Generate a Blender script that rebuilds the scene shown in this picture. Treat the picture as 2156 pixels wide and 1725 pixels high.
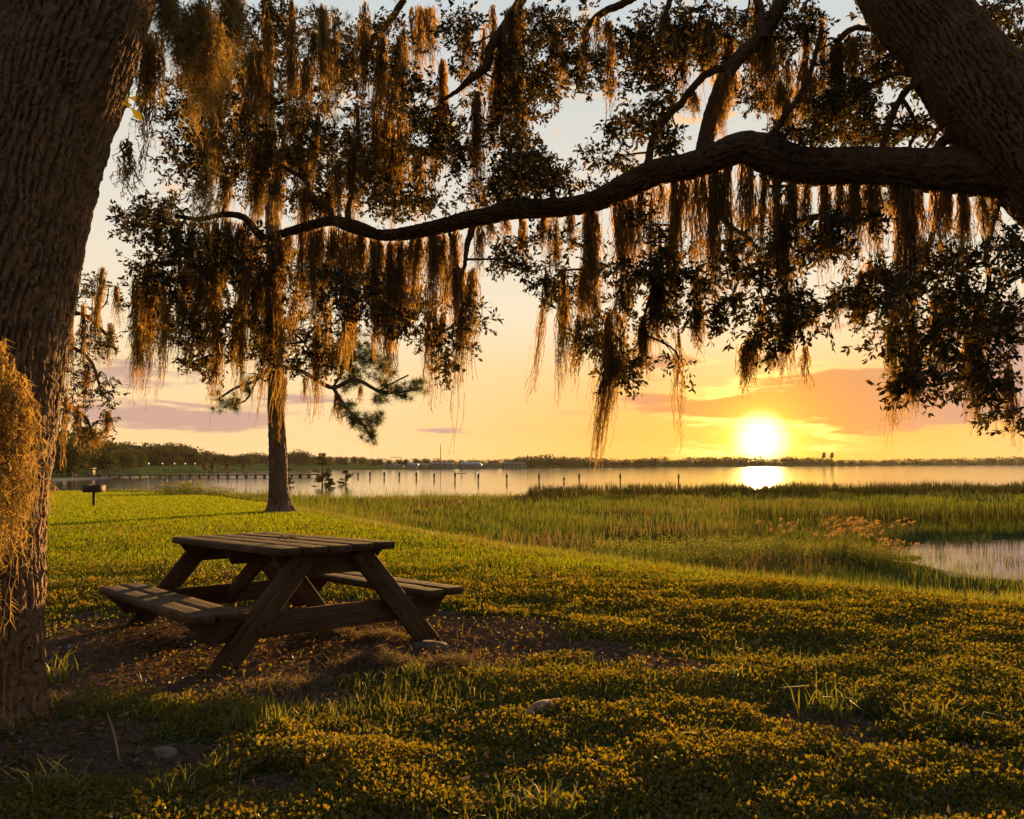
import bpy, math, random
import numpy as np
from mathutils import Vector, Matrix

# ------------------------------------------------------------------ clear
for o in list(bpy.data.objects): bpy.data.objects.remove(o)
rng = np.random.default_rng(11); random.seed(11)
SC = bpy.context.scene; COL = SC.collection
R = math.radians

# ------------------------------------------------------------------ camera (pixels below are those of a 2156 x 1725 picture)
FPX, CU, CV, HV, CAMZ = 1768.5, 1078.0, 862.5, 971.0, 1.13
PITCH = math.atan((HV - CV) / FPX)
cd = bpy.data.cameras.new('camera'); cam = bpy.data.objects.new('camera', cd); COL.objects.link(cam)
cd.sensor_width = 36; cd.lens = FPX / 2156 * 36; cd.clip_end = 8000; cd.clip_start = 0.05
cam.location = (0, 0, CAMZ); cam.rotation_euler = (math.pi / 2 + PITCH, 0, 0)
SC.camera = cam
CP, SP = math.cos(PITCH), math.sin(PITCH)
def ray(u, v):
    a = (u - CU) / FPX; b = (CV - v) / FPX
    return np.array([a, CP - b * SP, SP + b * CP])
def P(u, v, Y):                      # pixel + distance along the view -> point
    r = ray(u, v); return np.array([0, 0, CAMZ]) + r * (Y / r[1])
def onz(u, v, z):                    # pixel on a level plane
    r = ray(u, v); return np.array([0, 0, CAMZ]) + r * ((z - CAMZ) / r[2])

# ------------------------------------------------------------------ sky, sun, exposure
SUN_AZ = math.atan((1602 - CU) / FPX); SUN_EL = R(4.2)
DISC_EL = R(1.35); SKY = 0.335
def s2l(c): return tuple(((x / 255) / 12.92 if x <= 10 else ((x / 255 + 0.055) / 1.055) ** 2.4) for x in c)
W = bpy.data.worlds.new('World'); SC.world = W; W.use_nodes = True
wt = W.node_tree; wt.nodes.clear()
class NT:
    def __init__(s, t): s.t = t
    def n(s, typ, **kw):
        nd = s.t.nodes.new(typ)
        for k, v in kw.items(): setattr(nd, k, v)
        return nd
    def put(s, sock, v):
        if isinstance(v, bpy.types.NodeSocket): s.t.links.new(v, sock)
        elif v is not None:
            try: sock.default_value = v
            except Exception: sock.default_value = tuple(v) + (1,)
    def m(s, op, a, b=None, c=None, clamp=False):
        nd = s.n('ShaderNodeMath', operation=op, use_clamp=clamp)
        for i, v in enumerate((a, b, c)): s.put(nd.inputs[i], v)
        return nd.outputs[0]
    def ss(s, x, lo, hi):
        nd = s.n('ShaderNodeMapRange', interpolation_type='SMOOTHSTEP')
        s.put(nd.inputs[0], x); nd.inputs[1].default_value = lo; nd.inputs[2].default_value = hi
        nd.inputs[3].default_value = 0; nd.inputs[4].default_value = 1
        return nd.outputs[0]
    def mix(s, f, a, b, bt='MIX', clamp=False):
        nd = s.n('ShaderNodeMix', data_type='RGBA', blend_type=bt); nd.clamp_factor = True
        s.put(nd.inputs[0], f); s.put(nd.inputs[6], a); s.put(nd.inputs[7], b)
        return nd.outputs[2]
    def comb(s, x, y, z):
        nd = s.n('ShaderNodeCombineXYZ')
        for i, v in enumerate((x, y, z)): s.put(nd.inputs[i], v)
        return nd.outputs[0]
    def noise(s, vec, scale, detail=4, rough=.55, dist=0):
        nd = s.n('ShaderNodeTexNoise')
        if vec is not None: s.put(nd.inputs['Vector'], vec)
        nd.inputs['Scale'].default_value = scale; nd.inputs['Detail'].default_value = detail
        nd.inputs['Roughness'].default_value = rough; nd.inputs['Distortion'].default_value = dist
        return nd.outputs[0]
    def ramp(s, x, stops):
        nd = s.n('ShaderNodeValToRGB'); s.put(nd.inputs[0], x); e = nd.color_ramp.elements
        while len(e) > 1: e.remove(e[0])
        e[0].position = stops[0][0]; e[0].color = tuple(stops[0][1]) + (1,)
        for p, c in stops[1:]:
            q = e.new(p); q.color = tuple(c) + (1,)
        return nd.outputs[0]
w = NT(wt)
tc = w.n('ShaderNodeTexCoord'); sep = w.n('ShaderNodeSeparateXYZ'); wt.links.new(tc.outputs['Generated'], sep.inputs[0])
dx, dy, dz = sep.outputs
az = w.m('ARCTAN2', dx, dy); el = w.m('ARCSINE', dz)
sv = (math.sin(SUN_AZ) * math.cos(DISC_EL), math.cos(SUN_AZ) * math.cos(DISC_EL), math.sin(DISC_EL))
cosang = w.m('ADD', w.m('ADD', w.m('MULTIPLY', dx, sv[0]), w.m('MULTIPLY', dy, sv[1])), w.m('MULTIPLY', dz, sv[2]))
ang = w.m('ARCCOSINE', w.m('MINIMUM', cosang, 0.999999))
grad = w.ramp(w.m('DIVIDE', el, R(60)), [
    (0.0, s2l((253, 208, 146))), (0.05, s2l((253, 215, 158))), (0.10, s2l((253, 220, 168))), (0.16, s2l((246, 227, 194))), (0.28, s2l((230, 222, 206))),
    (0.40, s2l((213, 214, 208))), (0.5, s2l((203, 210, 212))), (0.62, s2l((184, 201, 212))), (1.0, s2l((120, 155, 190)))])
azd = w.m('ABSOLUTE', w.m('SUBTRACT', az, SUN_AZ))
# warmer and more saturated low down near the sun
low = w.m('MULTIPLY', w.m('SUBTRACT', 1.0, w.ss(azd, R(3), R(30))), w.m('SUBTRACT', 1.0, w.ss(el, R(1), R(11))))
base = w.mix(w.m('MULTIPLY', low, .80), grad, s2l((255, 182, 36)))
# the sky away from the sunset is dimmer and bluer
away = w.ss(cosang, -0.45, 0.66)
dim = w.m('ADD', 0.36, w.m('MULTIPLY', 0.64, away))
base = w.mix(away, w.mix(0.5, base, s2l((190, 176, 178))), base)
# clouds
vec = w.comb(w.m('MULTIPLY', az, 5.0), w.m('MULTIPLY', el, 21.0), 0.37)
n1 = w.noise(vec, 1.7, 7, .58, .4)
vec2 = w.comb(w.m('MULTIPLY', az, 9.0), w.m('MULTIPLY', el, 52.0), 2.1)
n2 = w.noise(vec2, 2.2, 6, .6, .3)
def blob(u, v, ru, rv, amp):
    a0 = math.atan((u - CU) / FPX); e0 = math.atan((HV - v) / FPX * math.cos(a0))
    qa = w.m('DIVIDE', w.m('SUBTRACT', az, a0), ru / FPX); qe = w.m('DIVIDE', w.m('SUBTRACT', el, e0), rv / FPX)
    r2 = w.m('ADD', w.m('MULTIPLY', qa, qa), w.m('MULTIPLY', qe, qe))
    return w.m('MULTIPLY', w.m('EXPONENT', w.m('MULTIPLY', r2, -1.0)), amp)
tot = None
for b in ((1930, 848, 330, 50, .60), (1830, 797, 95, 17, .40), (1520, 862, 160, 15, .34), (1620, 846, 90, 10, .25), (1370, 838, 70, 11, .30), (1410, 760, 80, 20, .26),
          (430, 880, 270, 30, .30), (300, 790, 170, 40, .22), (925, 908, 55, 7, .26), (1190, 868, 60, 7, .16), (1760, 690, 160, 22, .2), (2200, 700, 160, 80, .4), (640, 840, 120, 14, .16)):
    t = blob(*b); tot = t if tot is None else w.m('ADD', tot, t)
cm = w.m('ADD', tot, w.m('SUBTRACT', w.m('ADD', w.m('MULTIPLY', n1, .55), w.m('MULTIPLY', n2, .45)), .5))
mask = w.ss(cm, .12, .27)
edge = w.m('SUBTRACT', w.ss(cm, .05, .14), w.ss(cm, .15, .25))
nearsun = w.m('SUBTRACT', 1.0, w.ss(ang, R(2), R(17)))
ccol = w.mix(nearsun, s2l((196, 156, 146)), s2l((228, 138, 62)))
base = w.mix(w.m('MULTIPLY', mask, .88), base, ccol)
base = w.mix(w.m('MULTIPLY', edge, w.m('MULTIPLY', w.m('SUBTRACT', 1.0, w.ss(ang, R(2), R(8))), .8)), base, (1.6, 1.15, .3))
# small high clouds catching peach light
n3 = w.noise(w.comb(w.m('MULTIPLY', az, 7.0), w.m('MULTIPLY', el, 20.0), 5.3), 2.4, 6, .55, .5)
hi = w.m('MULTIPLY', w.ss(n3, .56, .70), w.m('MULTIPLY', w.ss(el, R(13), R(18)), w.m('SUBTRACT', 1.0, w.ss(el, R(45), R(70)))))
base = w.mix(w.m('MULTIPLY', hi, .8), base, s2l((255, 206, 150)))
base = w.mix(1.0, base, w.comb(dim, dim, dim), 'MULTIPLY')
# glow round the sun and the disc itself
g1 = w.m('MULTIPLY', w.m('EXPONENT', w.m('MULTIPLY', w.m('DIVIDE', ang, R(1.5)), -1.0)), 2.4)
core = w.m('MULTIPLY', w.m('SUBTRACT', 1.0, w.ss(ang, R(.2), R(2.3))), 2.2)
g2 = w.m('MULTIPLY', w.m('EXPONENT', w.m('MULTIPLY', w.m('DIVIDE', ang, R(6)), -1.0)), .03)
base = w.mix(1.0, base, w.mix(1.0, (0.85, .58, .02), w.comb(g1, g1, g1), 'MULTIPLY'), 'ADD')
base = w.mix(1.0, base, w.mix(1.0, (1.0, .55, .10), w.comb(g2, g2, g2), 'MULTIPLY'), 'ADD')
base = w.mix(1.0, base, w.mix(1.0, (1.0, .86, .5), w.comb(core, core, core), 'MULTIPLY'), 'ADD')
bg = w.n('ShaderNodeBackground'); wt.links.new(base, bg.inputs[0]); bg.inputs[1].default_value = SKY
sky = w.n('ShaderNodeTexSky', sky_type='NISHITA', sun_disc=False); sky.sun_elevation = SUN_EL; sky.sun_rotation = SUN_AZ
bg2 = w.n('ShaderNodeBackground'); wt.links.new(sky.outputs[0], bg2.inputs[0]); bg2.inputs[1].default_value = 0.001
ad = w.n('ShaderNodeAddShader'); wt.links.new(bg.outputs[0], ad.inputs[0]); wt.links.new(bg2.outputs[0], ad.inputs[1])
W.cycles.sampling_method = 'MANUAL'; W.cycles.sample_map_resolution = 512
wo = w.n('ShaderNodeOutputWorld'); wt.links.new(ad.outputs[0], wo.inputs[0])

sl = bpy.data.lights.new('sun', 'SUN'); sl.energy = 5.0; sl.angle = R(1.2); sl.color = (1.0, .56, .17)
so = bpy.data.objects.new('sun', sl); COL.objects.link(so)
sd = Vector((math.sin(SUN_AZ) * math.cos(SUN_EL), math.cos(SUN_AZ) * math.cos(SUN_EL), math.sin(SUN_EL)))
so.rotation_euler = sd.to_track_quat('Z', 'Y').to_euler(); so.location = (30, 60, 20)
vs = SC.view_settings; vs.view_transform = 'Standard'; vs.look = 'None'; vs.exposure = 1.62; vs.gamma = 1.0; vs.use_curve_mapping = False
SC.cycles.max_bounces = 4; SC.cycles.diffuse_bounces = 2; SC.cycles.glossy_bounces = 2; SC.cycles.transmission_bounces = 3; SC.cycles.use_adaptive_sampling = True; SC.cycles.adaptive_threshold = .02
SC.cycles.transparent_max_bounces = 8; SC.cycles.use_denoising = True

# ------------------------------------------------------------------ materials
MATS = {}
def mat(name, fn):
    m = bpy.data.materials.new(name); m.use_nodes = True; m.node_tree.nodes.clear()
    t = NT(m.node_tree); out = t.n('ShaderNodeOutputMaterial')
    sh = fn(t); m.node_tree.links.new(sh, out.inputs[0]); MATS[name] = m; return m
def pos(t): return t.n('ShaderNodeNewGeometry').outputs['Position']
def objc(t): return t.n('ShaderNodeTexCoord').outputs['Object']
def bump(t, h, strength=.4, dist=.02):
    b = t.n('ShaderNodeBump'); b.inputs['Strength'].default_value = strength; b.inputs['Distance'].default_value = dist
    t.put(b.inputs['Height'], h); return b.outputs[0]
def princ(t, col, rough=.8, nrm=None, spec=.3, **kw):
    p = t.n('ShaderNodeBsdfPrincipled'); t.put(p.inputs['Base Color'], col); t.put(p.inputs['Roughness'], rough)
    p.inputs['Specular IOR Level'].default_value = spec
    if nrm is not None: t.put(p.inputs['Normal'], nrm)
    for k, v in kw.items(): t.put(p.inputs[k], v)
    return p.outputs[0]
def leafmat(name, stops, trans=.5, tcol=None, gloss=.06, rough=.45, patchy=(1.1, .6, (.72, .85, .8))):
    def fn(t):
        isl = t.n('ShaderNodeNewGeometry').outputs['Random Per Island']
        c = t.ramp(isl, stops); pp_ = pos(t)
        c = t.mix(t.m('MULTIPLY', t.ss(t.noise(pp_, patchy[0], 4, .6), .35, .65), patchy[1]), c, patchy[2], 'MULTIPLY')
        tc_ = t.mix(1.0, c, tcol or (1, 1, 1), 'MULTIPLY')
        d = t.n('ShaderNodeBsdfDiffuse'); t.put(d.inputs[0], c)
        tr = t.n('ShaderNodeBsdfTranslucent'); t.put(tr.inputs[0], tc_)
        mx = t.n('ShaderNodeMixShader'); mx.inputs[0].default_value = trans
        t.t.links.new(d.outputs[0], mx.inputs[1]); t.t.links.new(tr.outputs[0], mx.inputs[2])
        if gloss <= 0: return mx.outputs[0]
        g = t.n('ShaderNodeBsdfGlossy'); g.inputs['Roughness'].default_value = rough; g.inputs[0].default_value = (.9, .9, .9, 1)
        m2 = t.n('ShaderNodeMixShader'); m2.inputs[0].default_value = gloss
        t.t.links.new(mx.outputs[0], m2.inputs[1]); t.t.links.new(g.outputs[0], m2.inputs[2])
        return m2.outputs[0]
    return mat(name, fn)
def plain(name, c1, c2, scale=8, rough=.8, bs=.3, bd=.01, spec=.3):
    def fn(t):
        v = objc(t); n = t.noise(v, scale, 5, .6); n2 = t.noise(v, scale * 6, 3, .6)
        c = t.mix(t.ss(n, .3, .7), c1, c2)
        return princ(t, c, rough, bump(t, n2, bs, bd), spec)
    return mat(name, fn)

leafmat('oak_leaf', [(0, (.018, .020, .007)), (.5, (.030, .032, .010)), (.85, (.048, .042, .012)), (1, (.10, .055, .016))], .40, (1.6, 1.1, .45), .03)
leafmat('pine_needle', [(0, (.045, .06, .010)), (1, (.085, .095, .018))], .35, (1.3, 1.2, .6), .04)
leafmat('moss', [(0, (.20, .15, .065)), (.6, (.32, .24, .11)), (1, (.45, .35, .17))], .62, (1.3, .98, .5), 0, .45, (1.3, .8, (.55, .6, .62)))
leafmat('near_moss', [(0, (.2, .155, .07)), (.6, (.31, .24, .11)), (1, (.42, .33, .16))], .55, (1.25, 1.0, .55), 0)
leafmat('fallen_moss', [(0, (.12, .09, .06)), (1, (.24, .19, .13))], .4, (1.1, 1.0, .7), 0)
leafmat('cover_leaf', [(0, (.08, .098, .01)), (.5, (.13, .138, .014)), (.93, (.18, .155, .02)), (1, (.21, .12, .035))], .5, (1.75, 1.25, .37), .03, .5, (.7, .8, (.55, .68, .6)))
leafmat('lawn_blade', [(0, (.10, .15, .015)), (.6, (.155, .20, .022)), (1, (.21, .205, .035))], .55, (1.55, 1.35, .45), .0)
leafmat('tuft_blade', [(0, (.10, .12, .02)), (1, (.19, .17, .035))], .5, (1.4, 1.3, .5), .04)
leafmat('marsh_green', [(0, (.075, .12, .02)), (.6, (.125, .155, .03)), (1, (.21, .175, .05))], .45, (1.3, 1.2, .6), .0)
leafmat('marsh_dry', [(0, (.16, .105, .05)), (.6, (.22, .15, .08)), (1, (.28, .2, .11))], .45, (1.2, 1.0, .7), 0)
leafmat('reed_dark', [(0, (.022, .03, .01)), (1, (.06, .06, .02))], .3, (1.3, 1.1, .5), 0)
leafmat('seed_head', [(0, (.3, .2, .09)), (1, (.45, .32, .16))], .55, (1.2, 1.0, .6), 0)
leafmat('litter', [(0, (.09, .055, .03)), (.6, (.16, .1, .055)), (1, (.25, .17, .1))], .25, (1.2, 1, .6), .02)
leafmat('far_leaf', [(0, (.028, .034, .014)), (1, (.062, .066, .026))], .3, (1.4, 1.2, .6), 0)
leafmat('far_leaf_bright', [(0, (.045, .06, .02)), (1, (.08, .09, .03))], .3, (1.3, 1.2, .6), 0)
leafmat('cypress_rust', [(0, (.12, .075, .025)), (1, (.2, .12, .04))], .35, (1.3, 1.1, .6), 0)
leafmat('cypress_green', [(0, (.05, .06, .015)), (1, (.11, .10, .025))], .4, (1.3, 1.1, .6), 0)
def bark_fn(c1, c2, c3, sc=1.0):
    def fn(t):
        v = objc(t)
        a = t.n('ShaderNodeAttribute', attribute_name='ridge').outputs['Fac']
        n = t.noise(v, 14 * sc, 6, .65); n2 = t.noise(v, 55 * sc, 4, .7); n3 = t.noise(v, 3 * sc, 3, .5)
        c = t.mix(t.m('MULTIPLY', t.ss(n, .3, .75), .8), c1, c2)
        c = t.mix(t.m('MULTIPLY', t.ss(n3, .5, .75), .55), c, c3)
        c = t.mix(t.m('MULTIPLY', t.m('SUBTRACT', 1.0, a), .7), c, (c1[0] * 1.15, c1[1] * .9, c1[2] * .7))
        h = t.m('ADD', t.m('MULTIPLY', n, .6), t.m('MULTIPLY', n2, .4))
        mp = t.n('ShaderNodeMapping'); t.put(mp.inputs[0], v); mp.inputs['Scale'].default_value = (26 * sc, 26 * sc, 7 * sc)
        vo = t.n('ShaderNodeTexVoronoi', feature='DISTANCE_TO_EDGE'); wv_ = t.n('ShaderNodeMix', data_type='RGBA'); nc = t.n('ShaderNodeTexNoise'); nc.inputs['Scale'].default_value = 9; t.put(nc.inputs['Vector'], v)
        wv_.inputs[0].default_value = .12; t.put(wv_.inputs[6], mp.outputs[0]); sc_ = t.n('ShaderNodeVectorMath', operation='SCALE'); t.put(sc_.inputs[0], nc.outputs['Color']); sc_.inputs['Scale'].default_value = 18.0; t.put(wv_.inputs[7], sc_.outputs[0]); t.put(vo.inputs['Vector'], wv_.outputs[2]); vo.inputs['Scale'].default_value = 1.0
        h = t.m('ADD', h, t.m('MULTIPLY', t.ss(vo.outputs['Distance'], 0.0, .22), .9))
        return princ(t, c, .9, bump(t, h, .9, .014), .15)
    return fn
mat('oak_bark', bark_fn((.13, .078, .044), (.21, .135, .082), (.235, .175, .12)))
mat('limb_bark', bark_fn((.085, .054, .033), (.14, .095, .06), (.15, .115, .08)))
mat('pine_bark', bark_fn((.15, .10, .075), (.24, .17, .13), (.27, .22, .19), .5))
plain('twig_bark', (.07, .045, .028), (.12, .085, .055), 30)
plain('dead_wood', (.20, .13, .08), (.32, .22, .14), 20, .9, .5)
plain('iron_rust', (.035, .025, .02), (.09, .05, .03), 12, .75)
plain('pole_wood', (.10, .075, .06), (.17, .13, .11), 4)
plain('pier_wood', (.07, .065, .055), (.12, .11, .09), 2)
plain('concrete', (.38, .36, .33), (.45, .43, .39), 1.5)
plain('cream_wall', (.5, .46, .38), (.56, .52, .44), .4)
plain('grey_wall', (.34, .33, .32), (.40, .39, .37), .4)
plain('blue_roof', (.18, .25, .30), (.24, .30, .35), .5, .5)
plain('grey_roof', (.16, .145, .14), (.22, .2, .19), .5, .7)
plain('white_paint', (.66, .64, .6), (.74, .72, .68), 2)
plain('red_paint', (.45, .07, .04), (.5, .1, .06), 2)
plain('glass_dark', (.03, .03, .035), (.045, .045, .05), 2, .15, .05, .01, .6)
plain('stone', (.12, .105, .095), (.2, .175, .15), 9, .9, .6)
plain('earth', (.075, .052, .038), (.13, .095, .07), 14, .95, .8)
plain('skin', (.32, .18, .12), (.38, .22, .15), 6, .6)
plain('hair', (.03, .02, .012), (.05, .03, .02), 30, .6)
plain('cloth_dark', (.05, .05, .08), (.08, .07, .10), 10)
plain('cloth_red', (.32, .07, .05), (.38, .1, .07), 10)
plain('board_pale', (.5, .5, .48), (.6, .6, .56), 3, .4)
plain('board_blue', (.10, .36, .42), (.16, .44, .5), 3, .4)
plain('cap_blue', (.03, .16, .5), (.05, .2, .6), 20, .4)
plain('paper_white', (.5, .48, .44), (.6, .58, .54), 20, .8)
def wood_fn(t):
    v = objc(t); mp = t.n('ShaderNodeMapping'); t.put(mp.inputs[0], v); mp.inputs['Scale'].default_value = (1.5, 26, 26)
    n = t.noise(mp.outputs[0], 2.2, 6, .62, .8); n2 = t.noise(v, 3.0, 4, .6); n3 = t.noise(v, 70, 3, .6)
    c = t.mix(t.ss(n, .32, .68), (.042, .027, .016), (.11, .069, .04))
    c = t.mix(t.m('MULTIPLY', t.ss(n2, .5, .72), .5), c, (.14, .10, .066))
    c = t.mix(t.m('MULTIPLY', t.ss(n3, .62, .75), .4), c, (.16, .115, .08))
    return princ(t, c, .9, bump(t, t.m('ADD', n, t.m('MULTIPLY', n3, .3)), .9, .008), .12)
mat('old_wood', wood_fn)
def ground_fn(t):
    p = pos(t)
    dirt = t.n('ShaderNodeAttribute', attribute_name='dirt').outputs['Fac']
    sand = t.n('ShaderNodeAttribute', attribute_name='sand').outputs['Fac']
    n = t.noise(p, 1.3, 6, .6); n2 = t.noise(p, 16, 5, .65); n3 = t.noise(p, 90, 3, .6); n0 = t.noise(p, .18, 4, .55)
    g = t.mix(t.ss(n2, .3, .7), (.028, .036, .010), (.06, .07, .018))
    g = t.mix(t.m('MULTIPLY', t.ss(n0, .42, .65), .5), g, (.075, .085, .02))
    d = t.mix(t.ss(n2, .3, .7), (.060, .041, .030), (.115, .082, .062))
    d = t.mix(t.m('MULTIPLY', t.ss(n3, .55, .72), .6), d, (.17, .125, .09))
    s = t.mix(t.ss(n2, .3, .7), (.22, .18, .15), (.32, .27, .22))
    far = t.n('ShaderNodeAttribute', attribute_name='farlawn').outputs['Fac']
    g = t.mix(far, g, t.mix(t.ss(n0, .3, .7), (.05, .085, .018), (.085, .115, .03)))
    f = t.ss(t.m('ADD', dirt, t.m('MULTIPLY', t.m('SUBTRACT', n2, .5), .7)), .35, .65)
    c = t.mix(f, g, d); c = t.mix(t.ss(t.m('ADD', sand, t.m('MULTIPLY', t.m('SUBTRACT', n2, .5), .5)), .4, .6), c, s)
    h = t.m('ADD', t.m('MULTIPLY', n2, .6), t.m('MULTIPLY', n3, .25))
    return princ(t, c, .95, bump(t, h, .9, .05), .0)
mat('ground', ground_fn)
def water_fn(t):
    p = pos(t); mp = t.n('ShaderNodeMapping'); t.put(mp.inputs[0], p); mp.inputs['Scale'].default_value = (.35, 1.0, 1)
    n = t.noise(mp.outputs[0], .9, 4, .6); n2 = t.noise(mp.outputs[0], .12, 3, .5)
    h = t.m('ADD', n, t.m('MULTIPLY', n2, 2.0))
    return princ(t, (.03, .034, .03), .09, bump(t, h, .05, .10), .5, **{'IOR': 1.5})
mat('water', water_fn)

# ------------------------------------------------------------------ mesh helpers
def reg(o, label=None, cat=None, group=None, kind=None):
    if label: o['label'] = label
    if cat: o['category'] = cat
    if group: o['group'] = group
    if kind: o['kind'] = kind
    return o
def mk_mesh(name, V, faces, mats, smooth=False, attrs=None, mi=None):
    """faces: list of (N x k) integer arrays"""
    me = bpy.data.meshes.new(name); V = np.asarray(V, dtype=np.float32).reshape(-1, 3)
    me.vertices.add(len(V)); me.vertices.foreach_set('co', V.ravel())
    faces = [np.asarray(f, dtype=np.int32) for f in faces if len(f)]
    loops = np.concatenate([f.ravel() for f in faces]); sizes = np.concatenate([np.full(len(f), f.shape[1], dtype=np.int32) for f in faces])
    me.loops.add(len(loops)); me.loops.foreach_set('vertex_index', loops)
    me.polygons.add(len(sizes)); st = np.zeros(len(sizes), dtype=np.int32); st[1:] = np.cumsum(sizes)[:-1]
    me.polygons.foreach_set('loop_start', st)
    if smooth: me.polygons.foreach_set('use_smooth', np.ones(len(sizes), dtype=bool))
    for m_ in (mats if isinstance(mats, (list, tuple)) else [mats]): me.materials.append(MATS[m_])
    if mi is not None: me.polygons.foreach_set('material_index', np.asarray(mi, dtype=np.int32))
    for k, a in (attrs or {}).items():
        at = me.attributes.new(k, 'FLOAT', 'POINT'); at.data.foreach_set('value', np.asarray(a, dtype=np.float32))
    me.update(calc_edges=True); return me
def ob(name, me, parent=None, loc=None):
    o = bpy.data.objects.new(name, me); COL.objects.link(o)
    if parent is not None: o.parent = parent
    if loc is not None: o.location = loc
    return o
def mo(name, V, faces, mats, parent=None, loc=None, **kw): return ob(name, mk_mesh(name, V, faces, mats, **kw), parent, loc)
def empty(name, loc, rz=0):
    o = bpy.data.objects.new(name, None); COL.objects.link(o); o.location = loc; o.rotation_euler = (0, 0, rz); o.empty_display_size = .2; return o
class MB:
    def __init__(s): s.V = []; s.Q = []; s.T = []; s.n = 0
    def add(s, V, q=None, t=None):
        V = np.asarray(V, dtype=float).reshape(-1, 3); s.V.append(V)
        if q is not None and len(q): s.Q.append(np.asarray(q) + s.n)
        if t is not None and len(t): s.T.append(np.asarray(t) + s.n)
        s.n += len(V)
    def faces(s):
        f = []
        if s.Q: f.append(np.concatenate(s.Q))
        if s.T: f.append(np.concatenate(s.T))
        return f
    def verts(s): return np.concatenate(s.V)
    def build(s, name, m, parent=None, loc=None, **kw):
        V = s.verts()
        if loc is not None: V = V - np.asarray(loc)
        else:
            q_ = parent
            while q_ is not None: V = V - np.asarray(q_.location); q_ = q_.parent
        o = mo(name, V, s.faces(), m, parent, **kw)
        if loc is not None: o.location = loc
        return o
    def box(s, c, d, rz=0, tilt=None):
        x, y, z = np.asarray(d) / 2
        V = np.array([[-x, -y, -z], [x, -y, -z], [x, y, -z], [-x, y, -z], [-x, -y, z], [x, -y, z], [x, y, z], [-x, y, z]])
        if tilt is not None: V = V @ np.array(Matrix.Rotation(tilt[0], 3, tilt[1])).T
        cz, sz = math.cos(rz), math.sin(rz); V = V @ np.array([[cz, sz, 0], [-sz, cz, 0], [0, 0, 1]])
        s.add(V + np.asarray(c), [[0, 3, 2, 1], [4, 5, 6, 7], [0, 1, 5, 4], [1, 2, 6, 5], [2, 3, 7, 6], [3, 0, 4, 7]])
    def tube(s, pts, rad, seg=8, cap=True):
        V, q = tube(pts, rad, seg); s.add(V, q)
        if cap:
            n0 = s.n - len(V)
            for base, flip in ((0, True), (len(V) - seg, False)):
                c = V[base:base + seg].mean(0); s.add([c])
                idx = np.arange(seg); a = n0 + base + idx; b = n0 + base + (idx + 1) % seg
                k = np.full(seg, s.n - 1)
                s.T.append(np.stack([k, b, a] if flip else [k, a, b], 1))
def frames(pts):
    pts = np.asarray(pts, float); T = np.gradient(pts, axis=0); T /= np.linalg.norm(T, axis=1)[:, None] + 1e-9
    up = np.array([0, 0, 1.]) if abs(T[0, 2]) < .9 else np.array([0, 1., 0])
    N = np.zeros_like(pts); n = up - T[0] * (up @ T[0]); n /= np.linalg.norm(n)
    for i in range(len(pts)):
        n = n - T[i] * (n @ T[i]); n /= np.linalg.norm(n) + 1e-9; N[i] = n
    return T, N, np.cross(T, N)
def tube(pts, rad, seg=8, disp=None):
    pts = np.asarray(pts, float); n = len(pts); rad = np.broadcast_to(np.asarray(rad, float), (n,))
    T, N, B = frames(pts); th = np.arange(seg) / seg * 2 * math.pi
    r = rad[:, None] * np.ones((1, seg))
    if disp is not None: r = r + disp
    V = pts[:, None] + (N[:, None] * np.cos(th)[None, :, None] + B[:, None] * np.sin(th)[None, :, None]) * r[..., None]
    i = np.arange(n - 1)[:, None]; j = np.arange(seg)[None]; k = (j + 1) % seg
    q = np.stack([i * seg + j, i * seg + k, (i + 1) * seg + k, (i + 1) * seg + j], -1).reshape(-1, 4)
    return V.reshape(-1, 3), q
def spline(pts, n):
    """Catmull-Rom through rows (any number of columns)"""
    p = np.asarray(pts, float); p = np.vstack([2 * p[0] - p[1], p, 2 * p[-1] - p[-2]])
    t = np.linspace(0, len(p) - 3 - 1e-6, n); i = t.astype(int); f = (t - i)[:, None]
    a, b, c, d = p[i], p[i + 1], p[i + 2], p[i + 3]
    return .5 * ((2 * b) + (c - a) * f + (2 * a - 5 * b + 4 * c - d) * f ** 2 + (3 * b - a - 3 * c + d) * f ** 3)
def hsh(x, y, s=0.0):
    v = np.sin(x * 127.1 + y * 311.7 + s * 74.7) * 43758.5453; return v - np.floor(v)
def vn(x, y, s=0.0):
    xi, yi = np.floor(x), np.floor(y); fx, fy = x - xi, y - yi; fx = fx * fx * (3 - 2 * fx); fy = fy * fy * (3 - 2 * fy)
    a, b, c, d = hsh(xi, yi, s), hsh(xi + 1, yi, s), hsh(xi, yi + 1, s), hsh(xi + 1, yi + 1, s)
    return a + (b - a) * fx + (c - a) * fy + (a - b - c + d) * fx * fy
def fbm(x, y, s=0.0, o=4):
    r = 0; a = .5
    for k in range(o): r = r + a * vn(x, y, s + k * 3.1); x = x * 2.03; y = y * 2.03; a *= .5
    return r / (1 - .5 ** o)
def sst(x, lo, hi):
    t = np.clip((x - lo) / (hi - lo), 0, 1); return t * t * (3 - 2 * t)
def worley(x, y, px, s=0.0):
    """F2-F1 with period px (cells) in x"""
    xi, yi = np.floor(x), np.floor(y); f1 = np.full(x.shape, 9.); f2 = np.full(x.shape, 9.)
    for a in (-1, 0, 1):
        for b in (-1, 0, 1):
            cx, cy = xi + a, yi + b; hx = np.mod(cx, px)
            d = np.hypot(cx + hsh(hx, cy, s) - x, cy + hsh(hx, cy, s + 5) - y)
            f2 = np.where(d < f1, f1, np.minimum(f2, d)); f1 = np.minimum(f1, d)
    return f2 - f1
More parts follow.
